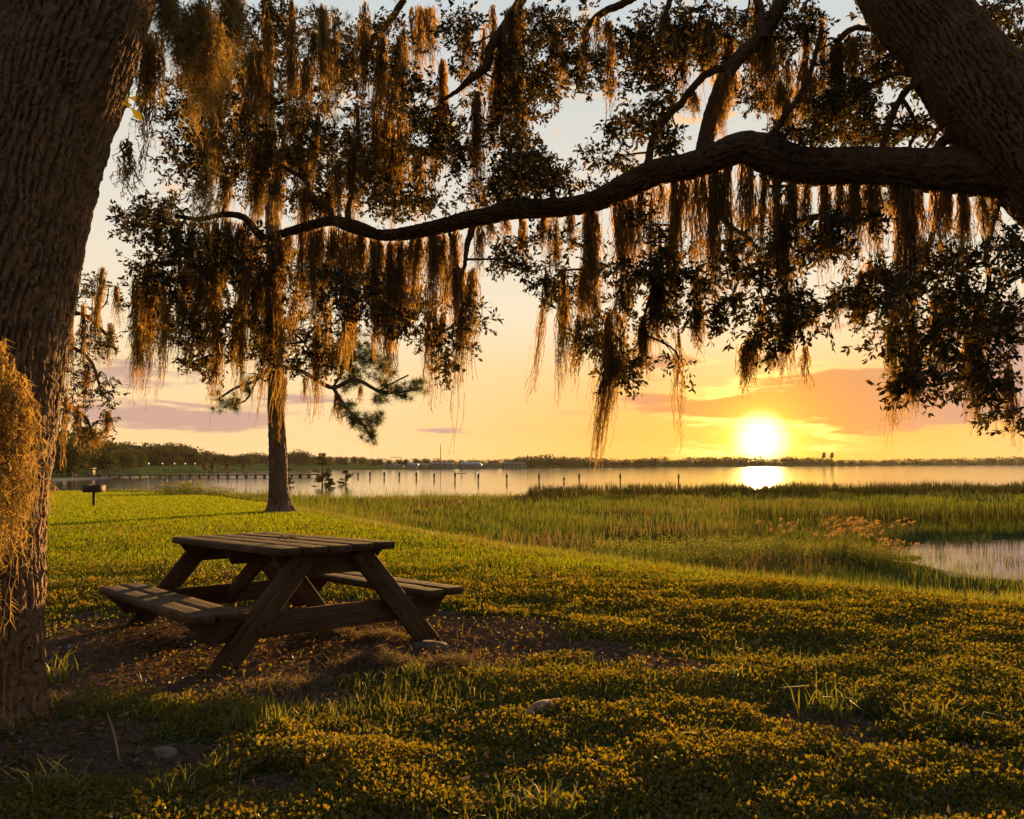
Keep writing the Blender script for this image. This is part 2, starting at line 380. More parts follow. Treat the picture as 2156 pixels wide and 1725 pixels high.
def bark_tube(pts, rad, seg, depth, cell=(.055, .16), seed=0.0, flare=None):
    """furrowed trunk: returns verts, quads, ridge attribute"""
    pts = np.asarray(pts, float); rad = np.asarray(rad, float); n = len(pts)
    s = np.concatenate([[0], np.cumsum(np.linalg.norm(np.diff(pts, axis=0), axis=1))])
    th = np.arange(seg) / seg * 2 * math.pi
    pc = max(6, int(round(2 * math.pi * rad.mean() / cell[0])))
    X = np.broadcast_to(th[None] / (2 * math.pi) * pc, (n, seg)); Y = np.broadcast_to(s[:, None] / cell[1], (n, seg))
    C3 = np.cos(th)[None] * 2.2; S3 = np.sin(th)[None] * 2.2
    wx = (fbm(C3 + Y * .9, S3 + 7.3 + 0 * Y, seed) - .5) * 2.6; wy = (fbm(C3 * 2, S3 * 2 + Y * 1.3, seed + 2) - .5) * .9
    e = worley(X + wx, Y + wy, pc, seed); e2 = worley(X * 2 + wx * 1.5, Y * 2.2 + wy * 2 + 3.3, pc * 2, seed + 20)
    fur = np.abs(np.mod(X + wx * 1.15, 1.0) - .5) * 2
    ridge = sst(fur, .02, .36) * (.66 + .22 * sst(e, .0, .14) + .12 * sst(e2, .0, .16))
    fine = fbm(C3 * 9 + Y * .4, S3 * 9 + Y * 3.2, seed + 9)
    lump = (fbm(C3 * .8 + Y * .12, S3 * .8 - Y * .15, seed + 4) - .5) * rad[:, None] * .22
    amp = .45 + 1.1 * fbm(C3 * 1.3 + 4, S3 * 1.3 + Y * .7, seed + 13)
    d = (ridge - .7) * depth * amp + (fine - .5) * depth * .9 + lump
    if flare is not None:
        d = d + flare[:, None] * (1 + .7 * np.sin(th * 5 + 1.1)[None] + .3 * np.sin(th * 3)[None])
    V, q = tube(pts, rad, seg, d)
    return V, q, (ridge * .8 + .2 * fine).ravel()

# ------------------------------------------------------------------ leaves, blades, moss (numpy builders)
def unit(v): return v / (np.linalg.norm(v, axis=-1, keepdims=True) + 1e-9)
def rdir(n): return unit(rng.normal(size=(n, 3)))
def leaves(pos_, dirs, L, Wd, fold=.25):
    """kite leaves: 4 verts, 2 triangles each"""
    n = len(pos_); d = unit(dirs); side = unit(np.cross(d, rdir(n))); up = np.cross(side, d)
    L = np.broadcast_to(L, (n,))[:, None]; Wd = np.broadcast_to(Wd, (n,))[:, None]
    m = pos_ + d * L * .58
    V = np.stack([pos_, m + side * Wd / 2 + up * Wd * fold, pos_ + d * L, m - side * Wd / 2 + up * Wd * fold], 1).reshape(-1, 3)
    b = np.arange(n)[:, None] * 4
    return V, np.concatenate([b + [0, 1, 2], b + [0, 2, 3]])
def blades(p, h, wd, lean, ldir, seg=2):
    """grass blades; seg 1 = single triangle, 2 = quad + triangle"""
    n = len(p); h = np.broadcast_to(h, (n,)); wd = np.broadcast_to(wd, (n,)); lean = np.broadcast_to(lean, (n,))
    a = rng.uniform(0, 2 * math.pi, n); sd_ = np.stack([np.cos(a), np.sin(a), 0 * a], 1) * (wd / 2)[:, None]
    ld = np.stack([np.cos(ldir), np.sin(ldir), 0 * ldir], 1); up = np.array([0, 0, 1.])
    tip = p + up * (h * np.sqrt(np.clip(1 - lean ** 2, .05, 1)))[:, None] + ld * (h * lean)[:, None]
    if seg == 1:
        V = np.stack([p - sd_, p + sd_, tip], 1).reshape(-1, 3); b = np.arange(n)[:, None] * 3
        return V, None, b + [0, 1, 2]
    mid = p + up * (h * .55)[:, None] + ld * (h * lean * .3)[:, None]
    V = np.stack([p - sd_, p + sd_, mid + sd_ * .8, mid - sd_ * .8, tip], 1).reshape(-1, 3); b = np.arange(n)[:, None] * 5
    return V, b + [0, 1, 2, 3], b + [3, 2, 4]
def moss_geo(A, L, wd, n, seg=11, thick=.005, leafs=22, leaflen=.035, axis=None, wander=.014, top=.25, nsub=None, smin=.6):
    """a hanging clump: n threads below point A, each a wandering ribbon with small curls; A near the limb"""
    A = np.asarray(A, float)
    if axis is None: axis = np.array([1., .3, 0])
    axis = unit(axis); off = np.clip(rng.normal(0, .42, n), -1, 1); off2 = rng.normal(0, .35, n) * .55
    ox = axis[None] * (off * wd / 2)[:, None] + np.cross(axis, [0, 0, 1.])[None] * (off2 * wd / 2)[:, None]
    nsub = nsub or max(2, int(wd / .07)); sub = rng.integers(0, nsub, n); so_ = np.clip(rng.normal(0, .5, nsub), -1, 1); off = np.clip(so_[sub] * .8 + off * .42, -1.1, 1.1)
    ox = axis[None] * (off * wd / 2)[:, None] + np.cross(axis, [0, 0, 1.])[None] * (off2 * wd / 2)[:, None]
    sl_ = rng.uniform(smin, 1.05, nsub)[sub]; drift = rng.normal(0, .05, 2) * L + np.array([-.02, 0]) * L; dsub = rng.normal(0, .035, (nsub, 2))[sub] * L
    reach = sl_ * (1 - .35 * np.abs(off)) * rng.uniform(.4, 1.0, n) ** .7; kk_ = max(2, n // 6); reach[:kk_] = rng.uniform(.72, 1.02, kk_); ox[:kk_] *= .3; dsub[:kk_] *= .25
    start = rng.uniform(0, .35, n) * reach * (rng.random(n) < .5)
    t = np.linspace(0, 1, seg)[None]; fr = start[:, None] + (reach - start)[:, None] * t
    conv = 1 - .55 * fr                                     # the clump narrows downward
    w_ = np.cumsum(rng.normal(0, wander, (n, seg, 2)), 1)
    pts = A[None, None] + ox[:, None] * conv[..., None]; pts = np.array(pts)
    pts[..., 2] -= (np.abs(off) * wd * top + rng.uniform(0, .10, n) * min(L, .8))[:, None]
    pts[..., 0] += w_[..., 0] + (drift[0] + dsub[:, 0])[:, None] * fr ** 1.6; pts[..., 1] += w_[..., 1] + (drift[1] + dsub[:, 1])[:, None] * fr ** 1.6; pts[..., 2] -= fr * L
    ang = rng.uniform(0, math.pi, (n, 1)) + np.cumsum(rng.normal(0, .5, (n, seg)), 1)
    th_ = thick * (1.15 - .75 * t) * rng.uniform(.6, 1.4, (n, 1))
    s = np.stack([np.cos(ang), np.sin(ang), 0 * ang], -1) * th_[..., None]
    V = np.stack([pts - s, pts + s], 2).reshape(-1, 3)
    b = (np.arange(n)[:, None] * seg + np.arange(seg - 1)[None]).reshape(-1, 1) * 2
    Q = b + [0, 1, 3, 2]
    # curls
    k = n * leafs; ti = rng.integers(0, n, k); f = rng.uniform(0, seg - 1.001, k); i0 = f.astype(int); ff = (f - i0)[:, None]
    p0 = pts[ti, i0] * (1 - ff) + pts[ti, i0 + 1] * ff
    d = rng.normal(0, 1, (k, 3)); d[:, 2] = -np.abs(d[:, 2]) * .9 - .3; d = unit(d); ln = leaflen * rng.uniform(.4, 1.3, k)[:, None]
    sd_ = unit(np.cross(d, rdir(k))) * (thick * .55)
    tip = p0 + d * ln; 
    V2 = np.stack([p0 - sd_, p0 + sd_, tip], 1).reshape(-1, 3); T = np.arange(k)[:, None] * 3 + [0, 1, 2]
    return V, Q, V2, T
def sp_pts(n): return rng.normal(size=(n, 3))

# ------------------------------------------------------------------ terrain
ZW = CAMZ - 3.4
CREST = np.array([(-60, 105), (-30, 70), (-20, 55), (-10, 34), (-4.2, 19.8), (-1.8, 14.2), (0.2, 10.4), (2.7, 7.3), (4.1, 6.1), (6.5, 6.0), (9, 6.7), (14, 8.0), (60, 8)])
def crest_s(x, y):
    k = np.interp(x, [-20, -4, 1, 4, 7], [.52, .56, .62, .8, 1.0]); return (y - np.interp(x, CREST[:, 0], CREST[:, 1])) * k
YM = np.array([(-105, 117), (-47, 99), (-37.5, 89), (-28, 79), (-13, 74), (0, 79), (6, 89), (16, 92), (45, 97), (117, 100)])
SHORE = np.array([(-180, 140), (-60, 138), (-35, 150), (-28.5, 163), (-24, 185), (-20, 252), (-15, 307), (-10, 334), (1.5, 387), (7, 414), (14, 500), (19.4, 562), (31, 790), (60, 820), (100, 470), (180, 140)])
def pool_d(x, y): return np.hypot((x - 22.8) / 9.8, (y - 28.0) / 10.2) + (fbm(x * .5, y * .5, 3) - .5) * .35
TREE_L = P(-65, 1575, 3.55); TREE_L[2] = 0
def gz(x, y):
    x = np.asarray(x, float); y = np.asarray(y, float)
    r = np.hypot(x, y)
    z = -.0265 * np.logaddexp(0, (y - 10) / 2.5) * 2.5
    near = np.exp(-(r / 26) ** 2)
    z = z + near * (fbm(x * .55, y * .55, 1) - .5) * .08 + np.exp(-(r / 12) ** 2) * (fbm(x * 2.1, y * 2.1, 2, 3) - .5) * .05
    s = crest_s(x, y)
    zm = ZW + .16 + (fbm(x * .25, y * .25, 7) - .5) * .12
    z = z + (zm - z) * sst(s, -.4, 11)
    z = z - .42 * (1 - sst(pool_d(x, y), .82, 1.06)) * sst(s, 2, 5)
    z = z - 1.2 * sst(y - np.interp(x, YM[:, 0], YM[:, 1]), -1, 5)
    a = np.degrees(np.arctan2(x, y)); sh = np.interp(a, SHORE[:, 0], SHORE[:, 1])
    land = sst(r - sh, -3, 3)
    hill = np.interp(a, [-60, -30, -24, -12, -8, 0, 40], [.8, .8, 1.6, 1.6, .5, .4, .4])
    zland = ZW + .22 + hill * sst(r - sh, 6, 70)
    front = (np.abs(a) < 100)
    z = np.where(front, z * (1 - land) + zland * land, np.clip(z, -.4, 1))
    back = sst(-y, 0, 30); z = z * (1 - back) + 0 * back
    mound = np.exp(-(((x - TREE_L[0]) ** 2 + (y - TREE_L[1]) ** 2) / .7)); z = z + mound * .06
    return z
def gpt(u, v):
    r = ray(u, v); o = np.array([0, 0, CAMZ]); t = np.concatenate([np.arange(1.5, 60, .02), np.arange(60, 900, .5)])
    p = o[None] + r[None] * t[:, None]; h = p[:, 2] - gz(p[:, 0], p[:, 1]); i = np.argmax(h < 0)
    return p[i] if h[i] < 0 else p[-1]
# bare earth: ellipses placed on the ground from the picture  (u, v, half width px, half height px)
DIRT = []
for (u, v, ru, rv) in ((520, 1350, 600, 105), (330, 1420, 440, 90), (880, 1365, 300, 62), (1060, 1325, 190, 38), (1230, 1365, 150, 24), (1330, 1390, 110, 18), (150, 1370, 160, 90),
                       (1440, 1412, 120, 24), (1740, 1518, 130, 30), (1860, 1575, 100, 24), (2060, 1590, 90, 20), (120, 1600, 180, 90), (330, 1620, 170, 60), (1730, 1620, 45, 26), (560, 1660, 110, 40), (1830, 1700, 90, 22), (640, 1470, 160, 26)):
    c = onz(u, v, 0); a = onz(u + ru, v, 0); b = onz(u, v - rv, 0); d = onz(u, v + rv, 0)
    DIRT.append((c[0], (b[1] + d[1]) / 2, a[0] - c[0], (b[1] - d[1]) / 2))
def dirt_f(x, y):
    m = np.zeros(np.shape(x))
    n = (fbm(x * 2.2, y * 2.2, 21) - .5) * .8
    for (cx, cy, rx, ry) in DIRT:
        m = np.maximum(m, 1 - sst(np.hypot((x - cx) / rx, (y - cy) / ry) + n, .55, 1.05))
    return m
def sand_f(x, y):
    p = pool_d(x, y); s = (1 - sst(np.abs(p - 1.04 + .06 * (fbm(x * 1.5, y * 1.5, 8) - .5)), .02, .08)) * (1 - sst(y, 24.5, 27)) 
    a = np.degrees(np.arctan2(x, y)); r = np.hypot(x, y); sh = np.interp(a, SHORE[:, 0], SHORE[:, 1])
    beach = (1 - sst(np.abs(r - sh - 4), 6, 12)) * (1 - sst(a, -24, -22)) * sst(a, -60, -40)
    return np.maximum(s, beach)
nr, na = 270, 470
rr = np.concatenate([[.6], np.exp(np.linspace(math.log(1.2), math.log(1500), nr - 1))])
# finer angles inside the view
aa = np.concatenate([np.linspace(-36, 36, 330, endpoint=False), np.linspace(36, 324, na - 330, endpoint=False)])
aa = np.radians(aa)
GX = rr[:, None] * np.sin(aa)[None]; GY = rr[:, None] * np.cos(aa)[None]; GZ = gz(GX, GY)
i = np.arange(nr - 1)[:, None]; j = np.arange(na)[None]; k = (j + 1) % na
gq = np.stack([i * na + j, (i + 1) * na + j, (i + 1) * na + k, i * na + k], -1).reshape(-1, 4)[:, ::-1]
gV = np.stack([GX, GY, GZ], -1).reshape(-1, 3); gV = np.vstack([gV, [[0, 0, float(gz(0, 0))]]])
gt = np.stack([np.full(na, len(gV) - 1), np.arange(na), (np.arange(na) + 1) % na], 1)[:, ::-1]
g_o = mo('ground', gV, [gq, gt], 'ground', smooth=True, attrs={'dirt': dirt_f(gV[:, 0], gV[:, 1]), 'sand': sand_f(gV[:, 0], gV[:, 1]), 'farlawn': sst(np.hypot(gV[:, 0], gV[:, 1]), 100, 140)})
reg(g_o, kind='structure')
wr = np.array([5, 20, 60, 200, 700, 1500.]); wa = np.radians(np.arange(0, 360, 4))
wV = np.stack([wr[:, None] * np.sin(wa)[None], wr[:, None] * np.cos(wa)[None], np.full((6, 90), ZW)], -1).reshape(-1, 3)
i = np.arange(5)[:, None]; j = np.arange(90)[None]; k = (j + 1) % 90
reg(mo('lake_water', wV, [np.stack([i * 90 + j, i * 90 + k, (i + 1) * 90 + k, (i + 1) * 90 + j], -1).reshape(-1, 4)], 'water'), kind='structure')

# ------------------------------------------------------------------ the big oak on the right: trunk, long limb, branches, foliage
def arr(l): return np.array([P(*q[:3]) for q in l])
oak = empty('oak_tree', (6.3, 7.1, float(gz(6.3, 7.1))))
reg(oak, 'massive dark oak leaning in from the right edge with a long horizontal limb', 'tree')
tp = [(1740, -330, 8.6, .26), (1825, -150, 8.2, .32), (1908, 0, 7.9, .355), (1992, 95, 7.75, .375), (2072, 205, 7.6, .41), (2164, 320, 7.5, .42), (2300, 460, 7.4, .43), (2440, 680, 7.3, .45), (2560, 940, 7.2, .50), (2640, 1240, 7.1, .60)]
tpts = spline([list(P(a, b, c)) + [d] for a, b, c, d in tp], 260)
V, q, rg = bark_tube(tpts[:, :3], tpts[:, 3], 190, .05, (.05, .26), 3.0)
mo('trunk', V - np.array(oak.location), [q], 'oak_bark', oak, smooth=True, attrs={'ridge': rg})
LIMB = [(2200, 372, 112), (2120, 366, 106), (2040, 361, 98), (1960, 358, 90), (1880, 352, 84), (1800, 350, 81), (1740, 352, 80), (1680, 348, 80), (1630, 332, 82), (1595, 318, 76), (1560, 312, 64), (1510, 330, 60), (1450, 351, 54), (1390, 362, 52), (1340, 382, 52), (1290, 408, 48), (1245, 426, 42), (1190, 436, 37),
        (1130, 440, 37), (1075, 441, 42), (1030, 455, 34), (980, 464, 33), (930, 477, 30), (880, 488, 27), (830, 495, 23), (795, 494, 21), (765, 484, 25), (735, 474, 25), (700, 465, 19), (665, 472, 18), (630, 482, 16), (595, 492, 15), (560, 503, 14), (538, 486, 13), (512, 458, 11), (470, 452, 8), (420, 462, 6), (370, 455, 4)]
def limbY(u): return float(np.interp(u, [350, 2156], [9.7, 7.5]))
lp = spline([list(P(u, v, limbY(u))) + [t / 2 / FPX * limbY(u)] for u, v, t in LIMB], 420)
V, q, rg = bark_tube(lp[:, :3], lp[:, 3], 84, .028, (.05, .2), 8.0)
mo('limb', V - np.array(oak.location), [q], 'limb_bark', oak, smooth=True, attrs={'ridge': rg})
BR = [  # main branches: (u, v, distance, thickness px)
    [(1482, 330, 7.95, 36), (1490, 290, 8.0, 34), (1514, 197, 8.15, 31), (1549, 134, 8.25, 30), (1609, 81, 8.3, 30), (1644, 18, 8.3, 31), (1680, -60, 8.3, 34), (1760, -200, 8.3, 38)],
    [(1359, 350, 8.15, 18), (1372, 305, 8.2, 16), (1398, 260, 8.2, 16), (1432, 222, 8.25, 15), (1455, 190, 8.25, 15), (1486, 155, 8.25, 16), (1528, 143, 8.2, 18)],
    [(1612, 300, 7.9, 22), (1640, 262, 7.8, 14), (1686, 197, 7.7, 11), (1715, 130, 7.6, 9), (1730, 60, 7.5, 8)],
    [(1844, 318, 7.7, 13), (1868, 275, 7.8, 14), (1886, 235, 7.8, 15), (1904, 205, 7.8, 15), (1925, 184, 7.75, 15), (1960, 172, 7.7, 17)],
    [(1955, 335, 7.6, 16), (1985, 300, 7.6, 22), (2020, 283, 7.55, 26), (2070, 276, 7.55, 28)],
    [(1110, -20, 9.6, 22), (1064, 53, 9.4, 22), (1036, 98, 9.3, 20), (1026, 141, 9.3, 19), (990, 169, 9.35, 15), (962, 193, 9.4, 9), (925, 215, 9.5, 7)],
    [(1340, -10, 9.8, 16), (1324, 4, 9.8, 16), (1265, 35, 9.8, 15), (1236, 70, 9.8, 13), (1229, 112, 9.8, 12), (1190, 135, 9.9, 10), (1140, 165, 10, 8), (1110, 215, 10, 7)],
    [(850, 0, 10.4, 14), (825, 42, 10.4, 14), (779, 88, 10.4, 14), (741, 148, 10.5, 15), (674, 186, 10.6, 10), (620, 200, 10.7, 7), (560, 240, 10.8, 6)],
    [(1000, 470, 8.9, 16), (990, 492, 8.9, 14), (981, 520, 8.9, 11), (978, 560, 8.9, 8), (972, 620, 8.9, 5), (985, 700, 8.9, 4)],
    [(946, 490, 9.0, 8), (955, 525, 9.0, 7), (962, 560, 9.0, 6), (982, 585, 9.0, 5)],
    [(1802, 390, 7.7, 12), (1800, 440, 7.9, 13), (1785, 472, 8.0, 14), (1714, 467, 8.1, 14), (1662, 488, 8.2, 12), (1630, 520, 8.3, 9), (1600, 580, 8.3, 6)],
    [(1540, 345, 7.9, 14), (1520, 430, 8.1, 13), (1528, 470, 8.1, 12), (1570, 500, 8.2, 10), (1600, 530, 8.3, 8)],
    [(1440, 378, 8.0, 10), (1425, 500, 8.1, 9), (1395, 540, 8.1, 8), (1370, 620, 8.2, 6), (1345, 700, 8.2, 4)],
    [(1250, 440, 8.4, 12), (1230, 540, 8.5, 9), (1240, 620, 8.5, 7), (1280, 690, 8.5, 5)],
    [(2120, 400, 7.5, 14), (2075, 520, 7.7, 11), (2080, 600, 7.8, 9), (2050, 690, 7.8, 7), (2090, 800, 7.8, 5)],
    [(1990, 395, 7.6, 13), (1960, 500, 7.9, 11), (1930, 600, 8.0, 9), (1915, 720, 8.0, 6)],
    [(700, 465, 9.4, 13), (690, 440, 9.45, 12), (660, 425, 9.5, 11), (640, 380, 9.5, 9), (560, 330, 9.7, 7)],
    [(735, 470, 9.3, 16), (734, 448, 9.3, 12), (745, 410, 9.4, 7), (800, 360, 9.5, 5)],
    [(1060, 425, 8.85, 14), (1043, 402, 8.85, 10), (1030, 390, 8.9, 5)],
    [(1165, 425, 8.6, 14), (1160, 380, 8.7, 11), (1150, 340, 8.7, 9), (1120, 320, 8.8, 6)],
    [(595, 495, 9.5, 10), (560, 560, 9.7, 8), (500, 640, 9.9, 7), (440, 720, 10, 5), (400, 760, 10, 4)],
    [(880, 488, 9.1, 10), (850, 560, 9.3, 8), (800, 610, 9.5, 7), (700, 640, 9.6, 6), (640, 720, 9.7, 4)],
    [(1760, 90, 8.5, 13), (1800, 60, 8.5, 11), (1860, 70, 8.4, 8)], [(1609, 81, 8.3, 18), (1600, 20, 8.4, 17), (1580, -40, 8.5, 16)],
    [(1420, -20, 9, 12), (1400, 40, 9, 11), (1440, 100, 9, 8), (1420, 160, 9, 6)],
    [(1960, 172, 7.7, 12), (1880, 160, 8.0, 9), (1800, 200, 8.3, 7), (1740, 260, 8.5, 5)],
    [(1900, 205, 7.8, 9), (1930, 260, 8.0, 8), (1915, 310, 8.1, 6)], [(1930, 190, 7.8, 9), (1975, 260, 8.1, 8), (1945, 320, 8.2, 6)],
]
samples = [lp[::6, :3]]
for br in BR:
    u0_, v0_, Y0_ = br[0][:3]; lv_ = float(np.interp(u0_, [q_[0] for q_ in LIMB][::-1], [q_[1] for q_ in LIMB][::-1])); lt_ = float(np.interp(u0_, [q_[0] for q_ in LIMB][::-1], [q_[2] for q_ in LIMB][::-1]))
    if abs(v0_ - lv_) < lt_ * .75:                    # a branch that springs from the limb starts inside it
        br = [(u0_, lv_, limbY(u0_), br[0][3])] + [(a, b, c + (limbY(u0_) - Y0_) * max(0, 1 - .22 * i_), t) for i_, (a, b, c, t) in enumerate(br[1:])]
    bp = spline([list(P(a, b, c)) + [t / 2 / FPX * c] for a, b, c, t in br], 14 * len(br))
    samples.append(bp[::3, :3])
    jit = np.cumsum(rng.normal(0, .0025, (len(bp), 3)), 0); jit -= np.linspace(0, 1, len(bp))[:, None] * jit[-1]
    V, q, rg = bark_tube(bp[:, :3] + jit, bp[:, 3], 20, .006, (.04, .1), rng.uniform(0, 50))
    mo('branch', V - np.array(oak.location), [q], 'limb_bark', oak, smooth=True, attrs={'ridge': rg})
SAMP = np.vstack(samples)

def sprays(C_, n_leaf, leafL, tw, tl=.24, droop=.25):
    """leaf sprays round points: a short twig with leaves along it. fills mesh builder tw (twigs) and returns leaf arrays"""
    n = len(C_); d = rdir(n); d[:, 2] = d[:, 2] * .8 - droop; d = unit(d)
    ln = tl * rng.uniform(.6, 1.3, n)
    t = rng.uniform(.05, 1.0, (n, n_leaf)); p = C_[:, None] + d[:, None] * (ln[:, None] * t)[..., None]
    ld = unit(d[:, None] * .8 + rdir(n * n_leaf).reshape(n, n_leaf, 3) * .85)
    p = p + rng.normal(0, .012, p.shape)
    if tw is not None:
        s = unit(np.cross(d, rdir(n))) * .0032; b = C_; e = C_ + d * ln[:, None]
        Vt = np.stack([b - s, b + s, e], 1).reshape(-1, 3); tw.add(Vt, None, np.arange(n)[:, None] * 3 + [0, 1, 2])
    L = leafL * rng.uniform(.65, 1.25, n * n_leaf)
    return leaves(p.reshape(-1, 3), ld.reshape(-1, 3), L, L * .42)
def crown(parent, blobs, per1000, leafL, n_leaf, name='foliage', m='oak_leaf', samp=None, dspread=.6, twig_r=.011):
    """leaf masses at ellipses (u, v, ru, rv, distance, density), twigs running back to the nearest branch"""
    tw = MB(); lv = MB()
    for (u, v, ru, rv, Y, dn) in blobs:
        n = max(3, int(per1000 * dn * math.pi * ru * rv / 1000 * (9 / Y) ** 0))
        a = rng.uniform(0, 2 * math.pi, n); r = np.sqrt(rng.random(n)) * rng.uniform(.75, 1.12, n)
        # clumping: pull sprays to a few sub-centres so gaps open between them
        k = max(3, n // 11); ka = rng.uniform(0, 2 * math.pi, k); kr = np.sqrt(rng.random(k)) * .95
        ci = rng.integers(0, k, n); f = .62
        du = (np.cos(a) * r * (1 - f) + np.cos(ka)[ci] * kr[ci] * f * 1.25) * ru; dv = (np.sin(a) * r * (1 - f) + np.sin(ka)[ci] * kr[ci] * f * 1.25) * rv
        dk = rng.normal(0, dspread, k)[ci] + rng.normal(0, .12, n)
        pts = np.array([P(u + x, v + y, Y + z) for x, y, z in zip(du, dv, dk)])
        V, T = sprays(pts, n_leaf, leafL, tw); lv.add(V, None, T)
        if samp is not None:
            ctr = [P(u + math.cos(ka[i]) * kr[i] * f * 1.25 * ru, v + math.sin(ka[i]) * kr[i] * f * 1.25 * rv, Y + 0 * i) for i in range(k)]
            c0 = P(u, v, Y); dd = np.linalg.norm(samp - c0, axis=1); hub = samp[np.argmin(dd)]
            mid = (hub + c0) / 2 + rng.normal(0, .08, 3) + np.array([0, 0, .06])
            tw.tube(spline([hub, mid, c0], 9), np.linspace(twig_r * 1.3, twig_r * .6, 9), 5, False)
            for c in ctr:
                st = spline([hub, mid, c0], 9)[rng.integers(3, 9)]
                md = (st + c) / 2 + rng.normal(0, .05, 3)
                tw.tube(spline([st, md, c], 6), np.linspace(twig_r * .6, twig_r * .2, 6), 4, False)
    o = lv.build(name, m, parent); reg(o, kind='stuff'); reg(tw.build('twigs', 'twig_bark', parent), kind='stuff')
    return o
oak.location  # base of the thing; parts are given in its space
UP_L = [(420, 260, 110, 170, 10.5, .8), (560, 330, 140, 130, 10.5, .9), (330, 450, 95, 75, 10.3, 1), (460, 560, 190, 110, 10.2, 1.05), (640, 150, 120, 150, 10.6, .7), (690, 330, 110, 90, 10.5, .8), (800, 140, 120, 140, 10.4, .75),
        (820, 330, 130, 100, 10.2, 1), (700, 425, 120, 45, 10, .8), (950, 290, 100, 100, 9.8, .9), (960, 90, 70, 100, 9.9, .6), (870, 430, 130, 40, 9.6, .8), (600, 60, 130, 80, 10.8, .6), (480, 100, 120, 110, 10.8, .6)]
UP_C = [(1085, 240, 75, 150, 9.5, .9), (1120, 350, 85, 60, 9.3, 1.15), (1170, 60, 110, 80, 9.9, .8), (1290, 130, 120, 80, 9.6, .75), (1400, 70, 110, 90, 9.4, .8), (1040, 390, 80, 45, 9.2, .8), (1330, 260, 62, 45, 9, .9), (1200, 385, 90, 28, 9, .9),
        (1290, 345, 60, 30, 8.9, .9), (1400, 210, 60, 70, 9, .6), (1480, 90, 90, 90, 9, .7), (1600, 160, 90, 90, 9, .6), (1560, 40, 90, 60, 9, .6), (1430, 290, 60, 30, 8.8, .8), (1150, 180, 60, 60, 9.7, .8)]
UP_R = [(1740, 200, 110, 90, 8.8, .85), (1850, 110, 90, 80, 8.8, .85), (1690, 60, 80, 70, 8.9, .6), (1800, 270, 120, 40, 8.7, .9), (1930, 280, 60, 45, 8.4, .6), (1690, 290, 60, 30, 8.6, .8), (2110, 50, 60, 55, 8.8, .9), (2150, 110, 40, 40, 8.8, .7)]
LO_L = [(350, 690, 90, 90, 10.4, .8), (480, 700, 130, 80, 10.3, .95), (620, 690, 120, 90, 10.2, .9), (800, 640, 130, 70, 9.8, .95), (720, 590, 160, 70, 9.9, .9), (900, 640, 60, 60, 9.6, .7), (958, 760, 42, 60, 9.2, 1), (985, 680, 36, 60, 9.2, .8), (400, 770, 60, 30, 10.2, .7), (700, 720, 60, 50, 10, .9), (640, 780, 45, 40, 10, .6), (910, 710, 40, 40, 9.3, .6), (300, 600, 60, 70, 10.4, .9), (560, 770, 60, 35, 10, .7)]
LO_C = [(1080, 555, 62, 45, 9, .9), (1160, 590, 70, 70, 8.9, .9), (1240, 690, 55, 50, 8.8, .8), (1305, 735, 48, 75, 8.6, 1.2), (1320, 600, 90, 75, 8.8, .8), (1100, 500, 60, 30, 9, .6), (1440, 560, 90, 80, 8.6, .85), (1420, 680, 50, 50, 8.6, .8), (1550, 560, 70, 65, 8.5, .9), (1530, 660, 45, 50, 8.4, .9), (1200, 520, 50, 50, 8.9, .5), (1350, 480, 60, 50, 8.7, .5), (1440, 770, 28, 22, 8.5, .8)]
LO_R = [(1645, 680, 75, 95, 8.3, 1), (1630, 540, 70, 60, 8.4, .9), (1720, 500, 90, 70, 8.4, .8), (1790, 630, 80, 50, 8.2, .95), (1870, 690, 50, 50, 8.1, .9), (1890, 560, 90, 90, 8.2, .8), (1920, 760, 60, 80, 8, 1.05), (2010, 620, 100, 90, 8, .9), (2060, 790, 62, 80, 7.9, 1), (2120, 700, 50, 120, 7.9, .9), (2125, 540, 50, 80, 8, .8), (2128, 880, 20, 30, 7.9, 1),
        (1840, 440, 120, 40, 8.2, .6), (1640, 400, 50, 30, 8.3, .6), (2080, 870, 24, 22, 7.9, .9), (2000, 560, 60, 50, 8, .8), (1590, 440, 50, 40, 8.3, .6), (1985, 700, 40, 60, 8, .9)]
ABOVE = [(u, v, 190, 150, 9.3, .12) for u in range(250, 2300, 330) for v in (-180, -430)] + [(2350, 300, 150, 200, 8.5, .2), (2400, 700, 120, 160, 8.5, .2)]
PER, NLEAF, LEAF = 5.2, 15, .070
for bl, pk in ((UP_L, 1.2), (UP_C, 1.3), (UP_R, 1.5), (LO_L, .78), (LO_C, .95), (LO_R, 1.0)): crown(oak, bl, PER * pk, LEAF, NLEAF, samp=SAMP)
crown(oak, ABOVE, PER, .09, 12)

